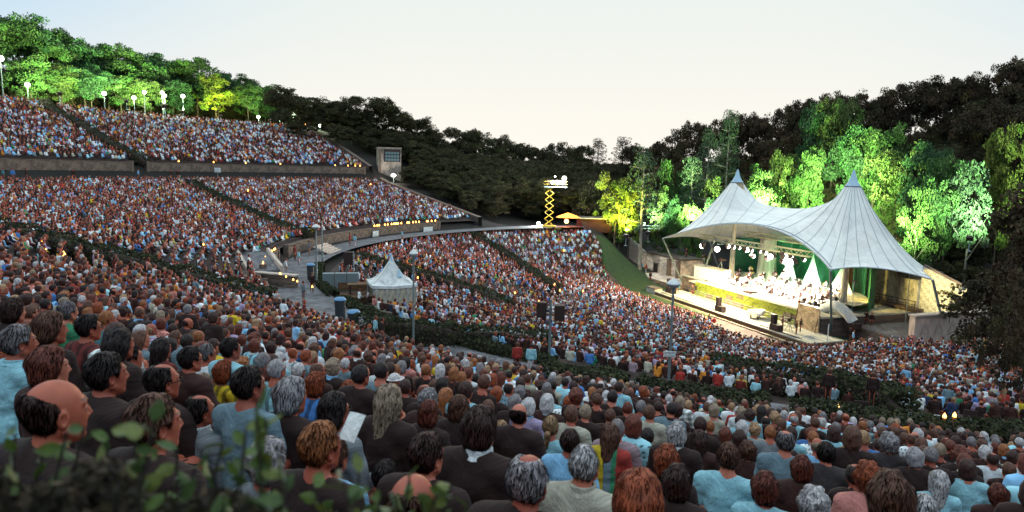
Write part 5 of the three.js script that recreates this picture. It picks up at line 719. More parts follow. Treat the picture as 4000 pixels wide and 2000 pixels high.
// --- the people closest to the photographer, one by one: [x, top, head width in the photograph, hair, its colour, wear, its colour, extras, label]
const SHORTS = ['short', 'receding', 'crop', 'fringe', 'none'];
const near = `
185 1488 255 fringe dark_brown jacket black yi=1|balding man with a shiny pink crown above the leafy bush at the lower left
580 1554 240 short brown jacket black yi=1|large dark haired man in profile right behind the leafy bush
769 1547 150 receding black-brown jacket grey collar=white,yi=1|man in profile with short receding hair and a white collar under a grey jacket
398 1386 175 short black-brown jacket black yi=1|young man with short black hair and a black jacket at the left
622 1425 150 receding black-brown jacket black yi=1|man with receding black hair in a black jacket, right of the young black haired man
175 1369 165 full auburn jacket dark_brown fem,yi=1|woman with rounded auburn hair behind the shiny crowned balding man
56 1275 140 short grey shirt cyan yi=1,collar=cyan|grey haired man in a pale denim blue shirt at the left edge
-5 1380 100 full ginger shirt cyan fem|ginger haired person cut by the left edge of the view
185 1229 130 full brown jacket black yi=1|person with thick brown grey hair in black, behind the denim shirt man
40 1173 100 full dark_brown jacket black fem|dark haired woman near the left edge two rows behind the denim shirt man
112 1195 62 short brown shirt dark_brown |brown haired person close behind the dark haired woman near the left edge
255 1180 85 short grey shirt green |grey haired man in a green jacket at the upper left of the near crowd
335 1233 105 short black-brown shirt dark_red yi=1|short black haired man right of the green jacket man
412 1215 64 crop ginger shirt teal yi=1|close cropped ginger man in a teal shirt at the left
455 1288 140 long black-brown jacket black fem|woman with long black hair leaning behind the pale blue shoulder
490 1345 120 short black-brown shirt black yi=1|black haired man in a black shirt left of the woman with the dark red top
320 1360 105 short brown shirt pale_blue low|person in a bright pale blue shirt whose head is lowered, left side
625 1324 95 long black-brown shirt dark_red fem|woman with long black hair and a dark red top
735 1358 105 short black-brown jacket dark_brown yi=1|black haired man with a bare ear between the dark red top and the grey man
800 1345 78 crop grey shirt white yi=1|cropped grey haired man in a white shirt behind the pale cyan shirt man
790 1467 115 bob ash_blond jacket dark_brown fem,yi=1|woman with an ash blond bob before the yellow collar
866 1418 98 full bright_red shirt yellow fem|red haired woman in a yellow top
945 1402 62 curly ginger shirt beige fem|curly ginger haired woman in beige beside the yellow top woman
960 1438 125 short black-brown tee grey_blue yi=1|broad backed man with black hair and a grey blue T-shirt
893 1323 92 short black-brown shirt cyan yi=1|black haired man in a light cyan shirt with broad shoulders
922 1655 122 full black-brown jacket black fem|woman with round black hair seen from behind near the leaves
1128 1487 125 full silver_grey jacket black yi=1|man with thick silver hair and a black jacket
1226 1463 84 full bright_red shirt blue fem|woman with bright red hair and a blue shirt behind the silver haired man
1058 1430 85 long auburn jacket dark_brown fem|woman with long auburn hair left of the silver haired man
1075 1405 70 crop silver_grey shirt cyan |cropped silver haired man behind the long auburn hair
1300 1545 138 bob black-brown shirt grey fem,yi=1|woman with a black bob bending over a white sheet of paper
1362 1498 84 curly bright_red jacket black fem|curly red haired woman just behind the black bob
1405 1430 72 short black-brown jacket black yi=1|black haired man in black right of the curly red hair
1487 1417 60 crop black-brown tee grey_blue |cropped dark man in a grey blue T-shirt in the middle distance
1539 1462 62 hat white shirt white |person with a white cloth hat in the middle distance
1514 1510 122 long ash_blond jacket black fem|woman with tousled long ash blond hair in black
1580 1485 60 short dark_brown jacket black |dark haired man in black right of the tousled blond woman
1622 1474 46 long brown jacket black fem|brown long haired woman in profile beside the dark haired man in black
1240 1660 170 short ginger tee black yi=1|ginger haired man with a big ear in front of the bright white blue shirt
1036 1743 190 curly silver_grey shirt grey fem,yi=1|grey curly haired woman low among the leaves
1660 1702 156 short dark_brown jacket black yi=1|man with thick dark hair next to the dark red shirt
1500 1790 120 short black-brown shirt dark_red low|person in a plain dark red shirt with the head bowed
1292 1712 146 short brown shirt pale_blue |person in a bright pale blue shirt hidden behind the ginger haired man
1600 1862 215 fringe brown shirt pink |bald pink head at the bottom edge among the leaf tips
1873 1605 145 full dark_brown jacket black collar=white,yi=1|dark haired person in black with a broad white collar
1954 1648 76 long blond jacket black fem|woman with long straight blond hair right of the white collar
1669 1525 82 full silver_grey jacket dark_brown fem|grey haired woman in front of the red bob
1672 1572 104 bob auburn jacket black fem|woman with an auburn bob in a black jacket
1740 1520 72 long ginger jacket dark_brown fem|woman with long ginger hair in the middle of the near crowd
1790 1553 98 bob brown jacket black fem|brown bobbed woman right of the long ginger hair
1818 1493 65 short dark_brown shirt cyan |dark haired man in a cyan shirt in the middle of the near crowd
1905 1566 66 short brown jacket black |brown short haired person before the large dark head with white collar
1938 1515 55 full bright_red jacket black fem|bright red haired woman in the middle distance, left of the long bench gap
1696 1487 50 full brown jacket dark_grey |brown haired person above the grey haired woman
2058 1784 186 receding silver_grey jacket black |old man with a bald patch in grey hair at the bottom centre
2280 1746 130 crop white jacket beige collar=beige|white haired man in a beige jacket at the bottom centre
2226 1683 95 short dark_brown shirt pale_blue |dark grey haired man in a pale blue shirt left of the white haired beige man
2150 1629 76 ponytail blond tee cyan fem|woman with a blond ponytail and a pale cyan top
2063 1561 65 full white shirt lilac collar=pale_blue|white haired man in a lilac shirt
2025 1580 76 fringe dark_brown jacket black |balding dark man in black left of the lilac shirt
2384 1659 92 long brown shirt yellow fem,stripes|woman in a shirt with broad yellow blue and green stripes
2411 1640 70 crop grey jacket mauve |grey man in a mauve jacket behind the striped shirt
2231 1588 68 short brown jacket beige |brown haired man in a beige jacket behind the blond ponytail
2286 1583 60 short ash_blond jacket black |man with ash blond hair in black behind the beige jacket
2384 1599 52 crop brown jacket dark_brown |brown cropped man above the striped shirt woman
2530 1675 64 short black-brown tee black collar=grey|black haired man with a pale grey collar line right of the stripes
2645 1659 82 full white jacket black collar=white|man with bright white hair and a black jacket
2606 1751 116 full bright_red jacket black fem|woman with full red hair in front of the bright white haired man
2645 1830 130 full dark_brown jacket black fem|woman with smooth dark brown hair at the bottom, right of the great red head
2495 1852 212 long bright_red jacket dark_brown fem|woman with a great dome of red hair at the bottom edge
2848 1737 102 short brown tee cyan |brown haired man in a pale cyan T-shirt with a broad back
2732 1686 82 long dark_brown jacket dark_brown fem|woman with long dark brown hair left of the cyan T-shirt man
2737 1632 60 short dark_brown jacket black |short dark haired man above the long dark brown hair
2775 1645 42 crop ginger jacket black |small cropped ginger head above the long dark brown hair
2922 1735 80 curly brown jacket dark_brown fem|woman with curly brown hair right of the cyan T-shirt man
2990 1857 118 full auburn shirt cyan fem|auburn haired person at the bottom right of the cyan T-shirt man
2835 1675 56 full auburn jacket black fem|auburn haired woman above the cyan T-shirt man
2890 1686 64 full dark_brown jacket black |dark haired person in black above the curly brown woman
2949 1659 58 curly blond shirt beige fem|curly blond woman at the right of the near crowd
2900 1648 56 full white jacket grey |white haired person left of the curly blond woman
3011 1664 50 crop ginger tee grey |cropped ginger man in a grey T-shirt at the right
3071 1686 78 receding grey tee grey_blue |grey haired man in a grey blue T-shirt at the right
3196 1713 58 fringe ash_blond shirt pale_blue |bald pinkish man in a pale blue shirt at the right
3231 1732 80 short black-brown jacket dark_grey |black haired man in dark grey right of the bald pinkish man
3316 1691 42 short brown shirt yellow |brown haired person in a bright yellow shirt at the right
3302 1751 64 full blond shirt yellow fem|blond woman in a yellow top at the right
3476 1702 80 curly silver_grey jacket dark_grey fem|woman with fluffy grey curls at the right
3397 1824 128 curly bright_red jacket pink fem|woman with fuzzy red hair and a pink jacket
3487 1865 180 full brown jacket black |large brown haired head at the bottom right
3182 1925 146 curly white jacket dark_grey fem|white haired person at the bottom edge left of the pink jacket
3095 1770 90 bob dark_brown jacket black fem|dark bobbed woman left of the dark red hair at the right
3134 1790 95 full auburn jacket dark_brown fem|woman with dark red hair right of the dark bobbed woman
3577 1756 70 full silver_grey jacket black fem|grey haired woman in black at the right
3640 1748 60 crop grey jacket black |cropped grey man in black at the right
3588 1678 40 full white shirt cyan |small bright white head at the right
3672 1845 88 long white shirt cyan fem|person wrapped in a pale cyan shawl over the head at the right
3620 1925 120 short white shirt white low|person in a white shirt bent forward at the lower right
3905 1900 82 full auburn jacket dark_brown fem|dark auburn head in the shade at the lower right corner
3850 1746 50 full white jacket dark_brown |white haired person in the shade near the right edge`.trim().split('\n');
const placed = [], marks = [];
for (const row of near) {
  const [spec, label] = row.split('|'), [x, y, w, hair, hc, wear, wc, extra = ''] = spec.trim().split(' '), n = (s) => s.replace(/_/g, ' '), o = Object.fromEntries(extra.split(',').map((q) => q.split('=')).map(([k, v]) => [k, v ?? true]));
  const W = { curly: 0.225, full: 0.19, bob: 0.215, long: 0.205, hat: 0.2, short: 0.182, ponytail: 0.175, receding: 0.182, crop: 0.165, fringe: 0.168, none: 0.15 }[hair] * (x < 900 && +w > 60 ? 1.38 : 1.12), d = W * FOCAL * 3.90625 / +w, top = plan.depth(+x, +y, d); if (o.low) top.y -= 0.03;
  const fl = tierY(top.x, top.z), sc = clamp((top.y - fl) / 1.30, 0.96, 1.05);
  const t = person(label, top, facing(top.x, top.z, (o.yi ? -0.03 : ru(-0.1, 0.1))), { lod: +w > 72 ? 'near' : 'mid', fem: !!o.fem, yi: +(o.yi ?? 0), hair, hairColor: n(hc), wear, wearColor: n(wc), collar: o.collar && o.collar !== true ? n(o.collar) : null, skin: Math.floor(R() * 4), scale: sc, group: null, glasses: label.includes('receding black hair') || R() < 0.15, pattern: /jacket|tee/.test(wear) || o.stripes ? '' : R() < 0.35 ? pick(['striped', 'checked']) : '' });
  if (o.stripes) for (const [k, c] of [['grey_blue', 0.02], ['green', 0.085], ['red', 0.13]].entries()) { const s = shirtGeo('near', true, 'shirt', false).clone(), p = s.attributes.position, nn = s.attributes.normal, ix = s.index.array, keep = [], lo = [0.0, 0.075, 0.12][k] - 0.03, hi = [0.075, 0.12, 0.3][k] - 0.03; for (let i = 0; i < ix.length; i += 3) { const cx = -(p.getX(ix[i]) + p.getX(ix[i + 1]) + p.getX(ix[i + 2])) / 3; if (cx > lo && cx <= hi) keep.push(ix[i], ix[i + 1], ix[i + 2]); } s.setIndex(keep); for (let i = 0; i < p.count; i++) p.setXYZ(i, p.getX(i) + nn.getX(i) * 0.003, p.getY(i) + nn.getY(i) * 0.003, p.getZ(i) + nn.getZ(i) * 0.003); part('stripe', s, matOf.wear(n(c[0])), t); }
  placed.push({ x: top.x, z: top.z, r: W * 1.15 }); marks.push({ px: +x, py: +y, d, label, w: +w });
}
{ // the white sheet the black bobbed woman reads
  const p = plan.depth(1375, 1668, 3.35), s = thing('paper_sheet', 'white sheet of paper held below the woman with the black bob', 'paper', [p.x, p.y, p.z], -0.5); part('sheet', moved(sheet(6, 8, (i, j) => V3((i - 0.5) * 0.11, 0.012 * Math.sin(i * 3), (j - 0.5) * 0.15), 3), 0, 0, 0, 0.9, 0, 0), M.white, s); part('fold', box(0.10, 0.002, 0.004, 0, 0.006, 0, 0.9), M.pale, s);
}
// --- seats further off: rows along the rings
const nearHedge = (x, z) => { for (const [pts, w] of hedges) for (let i = 0; i + 1 < pts.length; i++) { const [ax, az] = pts[i], [bx, bz] = pts[i + 1], dx = bx - ax, dz = bz - az, t = clamp(((x - ax) * dx + (z - az) * dz) / (dx * dx + dz * dz), 0, 1); if (Math.hypot(x - ax - dx * t, z - az - dz * t) < w * 0.5 + 0.38) return true; } for (const [kx, kz, kr] of keepOut) if (Math.hypot(x - kx, z - kz) < kr) return true; return false; };
const seats = [];
function row(r, a0, a1, gap, yOf) {
  const da = gap / r / D2R; for (let a = a0 + R() * da; a < a1; a += da * (0.88 + 0.24 * R())) {
    if (R() < 0.04 + 0.16 * smooth(0.25, 0.6, noise3(r * 0.5, a * 0.35, 3))) continue; const rr = r + ru(-0.1, 0.1), [x, z] = fromPolar(rr, a), y = tierY(...fromPolar(r, a)) + ru(1.17, 1.40) + (R() < 0.02 ? 0.25 : 0); const p = V3(x, y, z), [px, py, d] = plan.pixel(p); if (d < 2 || px < -90 || px > 4090 || py > 2150 || py < -50) continue;
    if (r < 52) { const [u, v] = toUV(x, z); if (v > -0.75 && !(u > 19.3 && v < 7.6 + (u - 19) * 0.25)) continue; if (v > -8 && u > 8 && u < 19.3 && v > -0.9) continue; }
    if (nearHedge(x, z)) continue;
    if (placed.some((q) => Math.hypot(q.x - x, q.z - z) < q.r + 0.14)) continue;
    if (d < 7.2 && (py > 1480 || d < 5.5 || px > 900)) { if (d < 5 || marks.some((m) => Math.abs(m.px - px) < m.w * 0.9 && m.d > d - 0.3)) continue; }
    if (d < 12 && marks.some((m) => m.d > d && Math.abs(m.px - px) < m.w * 0.6 && py < m.py + m.w * 0.9)) continue;
    seats.push({ p, px, py, d });
  }
}
for (let r = 8; r < 50.2; r += 0.92) row(r, r < 20 ? 20 : 28, 250 - Math.max(0, 45 - r) * 0.62, 0.60);
for (let r = 57.3; r < 89.4; r += 0.9) row(r, r < 58.8 ? 131 : 60, 227.3, 0.575);
for (let r = 95.2; r < 122.6; r += 0.95) row(r, 150, 227.4, 0.62);
seats.sort((a, b) => a.d - b.d);
const hairPick = () => { const k = R(); return k < 0.27 ? 'dark brown' : k < 0.39 ? 'black-brown' : k < 0.58 ? 'brown' : k < 0.69 ? 'auburn' : k < 0.75 ? 'bright red' : k < 0.81 ? 'ginger' : k < 0.84 ? 'ash blond' : k < 0.89 ? 'blond' : k < 0.95 ? 'grey' : 'white'; };
const wearPick = () => { const k = R(); return k < 0.30 ? 'black' : k < 0.44 ? 'dark brown' : k < 0.48 ? 'dark red' : k < 0.50 ? 'grey blue' : k < 0.66 ? 'white' : k < 0.73 ? 'pale blue' : k < 0.77 ? 'cyan' : k < 0.80 ? 'beige' : k < 0.83 ? 'blue' : k < 0.87 ? 'red' : k < 0.90 ? 'orange' : k < 0.92 ? 'pink' : k < 0.94 ? 'lilac' : k < 0.955 ? 'yellow' : k < 0.97 ? 'green' : k < 0.985 ? 'navy' : 'mauve'; };
const STYLE = ['short', 'short', 'short', 'full', 'full', 'bob', 'bob', 'long', 'curly', 'crop', 'receding', 'fringe', 'ponytail'];
const styleWord = { short: 'short', full: 'thick', bob: 'bobbed', long: 'long', curly: 'curly', crop: 'cropped', receding: 'receding', fringe: 'bald topped', ponytail: 'ponytailed' }, wearWord = { tee: 'T-shirt', shirt: 'shirt', jacket: 'jacket' };
const anchors = marks.map((m) => ({ ...m, short: m.label.replace(/ (at|in the|near|behind|right of|left of|among|above|beside|before|between|just|next|close|low|whose|from|seen|cut|two|with a bare|on|under|over|whose).*$/, '') })).filter((m) => m.w < 125 && m.short.split(' ').length <= 6).filter((m, i, l) => l.findIndex((q) => q.short === m.short) === i);
const labels = new Set(marks.map((m) => m.label)); let nearCount = 0; const INDIVIDUALS = 300 - near.length, crowdSeats = [];
for (const s of seats) {
  if (nearCount >= INDIVIDUALS || s.px < 10 || s.px > 3990) { crowdSeats.push(s); continue; }
  const a = anchors.reduce((b, m) => { const q = Math.hypot(m.px - s.px, (m.py - s.py) * 1.6); return q < b[0] ? [q, m] : b; }, [1e9, null])[1], dx = s.px - a.px, dy = a.py - s.py;
  let o, label, tries = 0; do {
    const fem = R() < 0.5; o = { lod: 'mid', fem, yi: Math.floor(R() * 3), hair: pick(STYLE), hairColor: hairPick(), wear: pick(['tee', 'shirt', 'jacket', 'jacket']), wearColor: wearPick(), skin: Math.floor(R() * 4), scale: ru(0.96, 1.04), lean: [ru(-0.07, 0.07), ru(-0.08, 0.08)], pattern: R() < 0.3 ? pick(['striped', 'checked', 'dotted']) : '', glasses: R() < 0.25, collar: null }; if (o.wear === 'shirt' && R() < 0.6) o.collar = o.wearColor; else if (o.wear === 'jacket' && R() < 0.3) o.collar = pick(['white', 'pale blue', 'grey']); const NB = pick(['black', 'black', 'black', 'dark brown', 'dark brown', 'white', 'cyan', 'beige', 'grey blue']); if (R() < 0.62) o.wearColor = NB;
    const rel = Math.abs(dx) < 40 ? (dy > 0 ? 'straight behind' : 'straight in front of') : dy > 25 ? (dx > 0 ? 'behind and right of' : 'behind and left of') : dx > 0 ? 'to the right of' : 'to the left of';
    label = `${styleWord[o.hair]} ${o.hairColor} hair, ${o.wearColor} ${wearWord[o.wear]}, ${rel} the ${a.short}`; tries++;
  } while ((labels.has(label) || label.split(' ').length > 16) && tries < 60);
  if (labels.has(label) || label.split(' ').length > 16) { crowdSeats.push(s); continue; }
  labels.add(label); nearCount++; person(label, s.p, facing(s.p.x, s.p.z, ru(-0.15, 0.15)), o);
}
// --- everyone else: one crowd that nobody could count
{
  const c = new THREE.Group(); c.name = 'crowd'; tag(c, 'thousands of seated spectators filling all the tiers of the open air theatre', 'crowd'); c.userData.kind = 'stuff'; scene.add(c);
  const buckets = new Map(), put = (name, geo, mat, m, col) => { const k = name + geo.uuid; if (!buckets.has(k)) buckets.set(k, { name, geo, mat, m: [], c: [] }); const b = buckets.get(k); b.m.push(m); b.c.push(col); };
  const white = lin(1, 1, 1), hairM = std([1, 1, 1], { map: strands, roughness: 0.7 }), wearM = std([1, 1, 1], { roughness: 0.9 }), skinM = std([1, 1, 1], { roughness: 0.6 });
  const tiny = { skin: join(moved(new THREE.IcosahedronGeometry(1, 1).scale(0.078, 0.115, 0.095), 0, 1.175, 0.03), cyl(0.055, 0.055, 0.14, 0, 1.0, 0, 6)), wear: [0, 1].map((k) => makeShirt(!!k, 'shirt', 0.085, false)), hair: ['short', 'full', 'long'].map((s) => makeHair(s, 0, 0.042)) };
  for (const s of crowdSeats) {
    const sc = ru(0.96, 1.06), m = new THREE.Matrix4().compose(V3(s.p.x, s.p.y - 1.3 * sc, s.p.z), new THREE.Quaternion().setFromEuler(new THREE.Euler(ru(-0.09, 0.09), facing(s.p.x, s.p.z, ru(-0.4, 0.4)), ru(-0.1, 0.1), 'YXZ')), V3(sc, sc, sc)), fem = R() < 0.5, st = pick(STYLE), yi = Math.floor(R() * 3), tone = ru(0.8, 1.2), hc = lin(...HAIR[hairPick()]).multiplyScalar(tone), wc = lin(...WEAR[wearPick()]).multiplyScalar(ru(0.8, 1.15)), sk = lin(...pick(SKIN)).multiplyScalar(1.45);
    if (s.d < 30) { put('bodies', bodyGeo('mid', fem, yi, false), matOf.skin(0), m, white); put('clothes', shirtGeo('mid', fem, pick(['tee', 'jacket']), false), wearM, m, wc); put('hair', hairGeo('mid', st, yi), hairM, m, hc); }
    else { put('heads', tiny.skin, skinM, m, sk); put('clothes', tiny.wear[fem ? 1 : 0], wearM, m, wc); if (R() < 0.95) put('hair', tiny.hair[st === 'long' ? 2 : st === 'bob' || st === 'full' || st === 'curly' ? 1 : 0], hairM, m, hc); }
  }
  for (const b of buckets.values()) { const i = new THREE.InstancedMesh(b.geo, b.mat, b.m.length); i.name = b.name; b.m.forEach((q, k) => { i.setMatrixAt(k, q); i.setColorAt(k, b.c[k]); }); i.castShadow = i.receiveShadow = true; c.add(i); }
  console.log('crowd', crowdSeats.length, 'individuals', nearCount + near.length);
}
// --- people standing about
const stand = (label, x, y, z, turn, o, name) => { const sc = o.scale ?? ru(0.97, 1.04); return person(label, V3(x, y + (1.295 + 0.42) * sc, z), turn, { lod: 'far', standing: true, ...o, scale: sc }); };
const SPs = (label, u, y, v, turn, o) => { const p = SP(u, y, v); return stand(label, ...p, STAGE_TURN + turn, o); };
const blackCrew = { wear: 'jacket', wearColor: 'black', hairColor: 'dark brown', hair: 'short' };
SPs('stage hand in black at the right end of the forestage, by the brown board', 13.2, 0.92, 1.2, 2.8, blackCrew); SPs('auburn haired stage hand in black leaning by the brown board', 12.3, 0.92, 2.6, 2.2, { ...blackCrew, hairColor: 'auburn' }); SPs('camera operator in dark clothes beside the camera on the right of the forestage', 10.9, 0.92, 1.2, 2.6, { ...blackCrew, wearColor: 'dark brown' });
SPs('person in dark clothes at the mossy wall on the forestage left', -11.2, 0.92, 3.4, 0.4, { ...blackCrew, wearColor: 'dark grey' }); SPs('person in teal overalls by the left loudspeaker stack', -13.2, 0.92, 2.3, -0.5, { wear: 'jacket', wearColor: 'teal', legs: 'teal', hair: 'short' });
SPs('person in a red jacket and white trousers by the concrete wing wall', 21.6, 0.75, 8.6, 2.6, { wear: 'jacket', wearColor: 'red', legs: 'white', hair: 'full', hairColor: 'auburn', fem: true });
SPs('person in red and white trousers on the grass bank, right of two', -31.5, 1.2, 7.0, -1, { wear: 'jacket', wearColor: 'red', legs: 'white' }); SPs('person in a blue top and white trousers on the grass bank, left of two', -33.2, 1.4, 7.0, -1, { wear: 'shirt', wearColor: 'blue', legs: 'white' });
SPs('dark figure standing on the grass near the left end of the forestage', -24.8, 0.9, 4.0, 0.3, blackCrew); SPs('lone dark figure on the roof of the stone lodge under the tent corner', -25.6, 4.75, 11.4, 0.2, { ...blackCrew, hairColor: 'ginger' });
SPs('figure in black on the stone terrace, left of a pair', 13.2, 1.57, 11.5, 0.9, blackCrew); SPs('figure in black on the stone terrace, right of a pair', 14.3, 1.57, 11.2, 0.9, { ...blackCrew, hairColor: 'brown' }); SPs('figure in dark grey at the back of the stone terrace, alone', 16.6, 1.57, 16, 0.2, { ...blackCrew, wearColor: 'dark grey' }); SPs('figure in dark brown at the back of the stone terrace near the wing wall', 18.8, 1.57, 15.5, -0.2, { ...blackCrew, wearColor: 'dark brown' });
SPs('steward in a pale blue shirt on the lawn right of the brown board', 17.6, 0.5, 5.2, 2.4, { wear: 'shirt', wearColor: 'pale blue' }); SPs('person in dark clothes at the foot of the terrace on the lawn', 16.2, 0.5, 6.2, 2.8, blackCrew);
const walkers = [['dark figure standing behind the lighting desk at the lower right, left of two', 2080, 1022, 'black', 'black'], ['dark figure standing behind the lighting desk at the lower right, right of two', 2190, 1030, 'black', 'black'], ['usher in white walking along the walkway below the grey ramp', 720, 694, 'white', 'white'], ['usher in dark red beside the usher in white on the walkway', 742, 655, 'dark red', 'black'], ['usher in cyan and white by the curved wall left of the twin poles', 752, 668, 'cyan', 'white'], ['figure in pale grey against the curved wall near the bend', 778, 642, 'grey', 'beige'], ['figure in grey walking between the bins and the near crowd', 763, 762, 'grey', 'grey blue'], ['figure in black near the bin at the bend of the walkway', 785, 738, 'black', 'black'], ['figure in red beside the far curved wall by the twin poles', 880, 620, 'red', 'black'], ['figure in cyan and white beside the figure in red at the far curved wall', 893, 622, 'cyan', 'white'], ['figure in teal by the far curved wall between the two banners', 1012, 608, 'cyan', 'grey blue'], ['figure in white at the walkway hedge near the tall lamp pole', 945, 868, 'cyan', 'white'], ['figure in black at the walkway hedge near the tall lamp pole', 962, 872, 'black', 'black'], ['person in white standing at the walkway before the speaker pole', 1335, 950, 'cyan', 'white'], ['person in red standing at the walkway before the speaker pole', 1300, 945, 'red', 'black']];
for (const [label, px, py, c, l] of walkers) { const p = atLevel(px, py, 9.03); stand(label, p.x, 9.03, p.z, facing(p.x, p.z, ru(-1, 1)), { wear: 'shirt', wearColor: c, legs: l, hair: pick(['short', 'full']), hairColor: pick(['dark brown', 'brown']) }); }
for (const [label, px, py, c] of [['figure in teal on the upper walkway at the far left', 8, 440, 'teal'], ['figure in blue on the upper walkway second from the left edge', 32, 440, 'blue'], ['figure in black on the upper walkway third from the left edge', 66, 442, 'black'], ['figure in black alone on the upper walkway in the middle of the wall', 185, 437, 'black'], ['figure in pale blue by the hedge gap on the upper walkway', 348, 440, 'pale blue'], ['figure in black right of the hedge gap on the upper walkway', 430, 442, 'black'], ['second figure in black right of the hedge gap on the upper walkway', 448, 444, 'black']]) { const p = atRing(px, py, 91.6), y = tierY(p.x, p.z) + 0.03; stand(label, p.x, y, p.z, facing(p.x, p.z, ru(-1, 1)), { wear: 'jacket', wearColor: c, hair: 'short', hairColor: 'dark brown' }); }
// --- the orchestra
{
  const r = Rng(404), wood = std([0.30, 0.09, 0.025], { roughness: 0.35 }), brass = std([0.75, 0.5, 0.15], { roughness: 0.3, metalness: 0.8 });
  const proto = (wear, inst) => { const t = new THREE.Group(); t.name = 'musician'; part('body', bodyGeo('far', false, 0, false), matOf.skin(2), t); part('hair', hairGeo('far', 'short', 0), matOf.hair('dark brown'), t); part('jacket', shirtGeo('far', false, 'jacket', false), matOf.wear(wear), t); part('trousers', legGeo('far', false, false), matOf.wear('black'), t); part('chair', join(box(0.46, 0.05, 0.46, 0, 0.43, 0), box(0.46, 0.5, 0.04, 0, 0.72, -0.23), box(0.04, 0.43, 0.04, 0.2, 0.21, 0.2), box(0.04, 0.43, 0.04, -0.2, 0.21, 0.2), box(0.04, 0.43, 0.04, 0.2, 0.21, -0.2), box(0.04, 0.43, 0.04, -0.2, 0.21, -0.2)), M.black, t);
    if (inst === 'cello') { part('cello', join(moved(new THREE.SphereGeometry(1, 12, 8).scale(0.23, 0.36, 0.1), 0.05, 0.5, 0.5, -0.3), rod(V3(0.05, 0.75, 0.42), V3(0.05, 1.25, 0.25), 0.03)), wood, t); } else if (inst === 'horn') part('horn', join(moved(new THREE.TorusGeometry(0.16, 0.035, 6, 14), 0.1, 0.85, 0.3), moved(cyl(0.04, 0.16, 0.25), 0.24, 0.75, 0.25, 1.2)), brass, t); else { part('violin', join(moved(new THREE.SphereGeometry(1, 10, 6).scale(0.1, 0.04, 0.19), 0.2, 1.02, 0.22, 0.1, 0.6), rod(V3(0.28, 1.03, 0.36), V3(0.4, 1.06, 0.55), 0.015)), wood, t); part('bow', rod(V3(-0.15, 0.95, 0.42), V3(0.42, 1.12, 0.28), 0.008), M.pale, t); }
    part('white_front', rbox(0.16, 0.3, 0.02, 0.01, 0, 0.92, 0.125), M.white, t); return t; };
  const kinds = { violin: proto('white', 'violin'), dark: proto('black', 'violin'), cello: proto('white', 'cello'), horn: proto('white', 'horn') }, stand1 = new THREE.Group(); part('desk', box(0.5, 0.36, 0.02, 0, 1.12, 0, -0.4), M.black, stand1); part('sheet_music', box(0.42, 0.3, 0.006, 0, 1.13, 0.016, -0.4), M.white, stand1); part('stem', cyl(0.02, 0.02, 1.05), M.black, stand1); part('foot', join(...[0, 1, 2].map((k) => rod(V3(0, 0.15, 0), V3(Math.sin(k * 2.1) * 0.25, 0, Math.cos(k * 2.1) * 0.25), 0.015))), M.black, stand1);
  const cu = -2.6, cv = 7.4;
  for (let ring = 0; ring < 6; ring++) { const rad = 2.6 + ring * 1.7, n = Math.round(rad * 1.85); for (let k = 0; k < n; k++) { const a = lerp(-1.62, 1.62, (k + 0.5) / n), u = cu + Math.sin(a) * rad * 1.2, v = cv + Math.cos(a) * rad * 0.85; if (u < -12.5 || u > 11.4 || v > 16.5) continue; const du = u + 1.5, dv = v - 8.2, rr = Math.hypot(du / 1.12, dv / 0.82), y = 2.8 + (dv > 0.4 && rr > 5.2 ? 0.2 + 0.32 * Math.min(3, Math.floor((rr - 5.2) / 1.9)) : 0), p = SP(u, y, v), q = SP(cu, 0, cv - 0.3), turn = Math.atan2(q[0] - p[0], q[2] - p[2]);
    const kd = ring > 3 ? (r() < 0.6 ? 'horn' : 'dark') : u > 3 && ring > 0 ? 'cello' : r() < 0.5 ? 'dark' : 'violin'; const lab = `seated musician ${kd === 'cello' ? 'in white with a cello' : kd === 'horn' ? 'in white with a brass horn' : kd === 'dark' ? 'in black with a violin' : 'in white with a violin'}, ${nth[k]} from the left in orchestra row ${['one', 'two', 'three', 'four', 'five', 'six'][ring]}`;
    const m = copyOf(kinds[kd], lab, p, turn, 'musicians of the orchestra', 'musician'); m.userData.category = 'musician'; if (k % 2 === 0) { const s = SP(lerp(u, cu, 0.9 / rad), y, lerp(v, cv, 0.9 / rad)), w = copyOf(stand1, `black music stand before the ${nth[k]} musician from the left in orchestra row ${['one', 'two', 'three', 'four', 'five', 'six'][ring]}`, s, turn + Math.PI, 'music stands of the orchestra', 'music_stand'); w.userData.category = 'music stand'; } } }
  const pod = stageThing('podium', 'small dark podium at the front middle of the orchestra', 'podium'); part('platform', rbox(1.5, 0.3, 1.3, 0.03, cu, 2.96, -cv + 0.4), M.dark, pod); part('rail', rod(L(cu - 0.7, 4.0, cv - 1.0), L(cu + 0.7, 4.0, cv - 1.0), 0.03), M.metal, pod); for (const s of [-0.7, 0.7]) part('post', cyl(0.025, 0.025, 1.0, cu + s, 3.0, -cv + 1.0, 6), M.metal, pod);
  SPs('conductor in a dark teal coat on the podium, back to the crowd', cu, 3.12, cv - 0.4, Math.PI, { wear: 'jacket', wearColor: 'teal', legs: 'black', hair: 'short', hairColor: 'grey' });
}
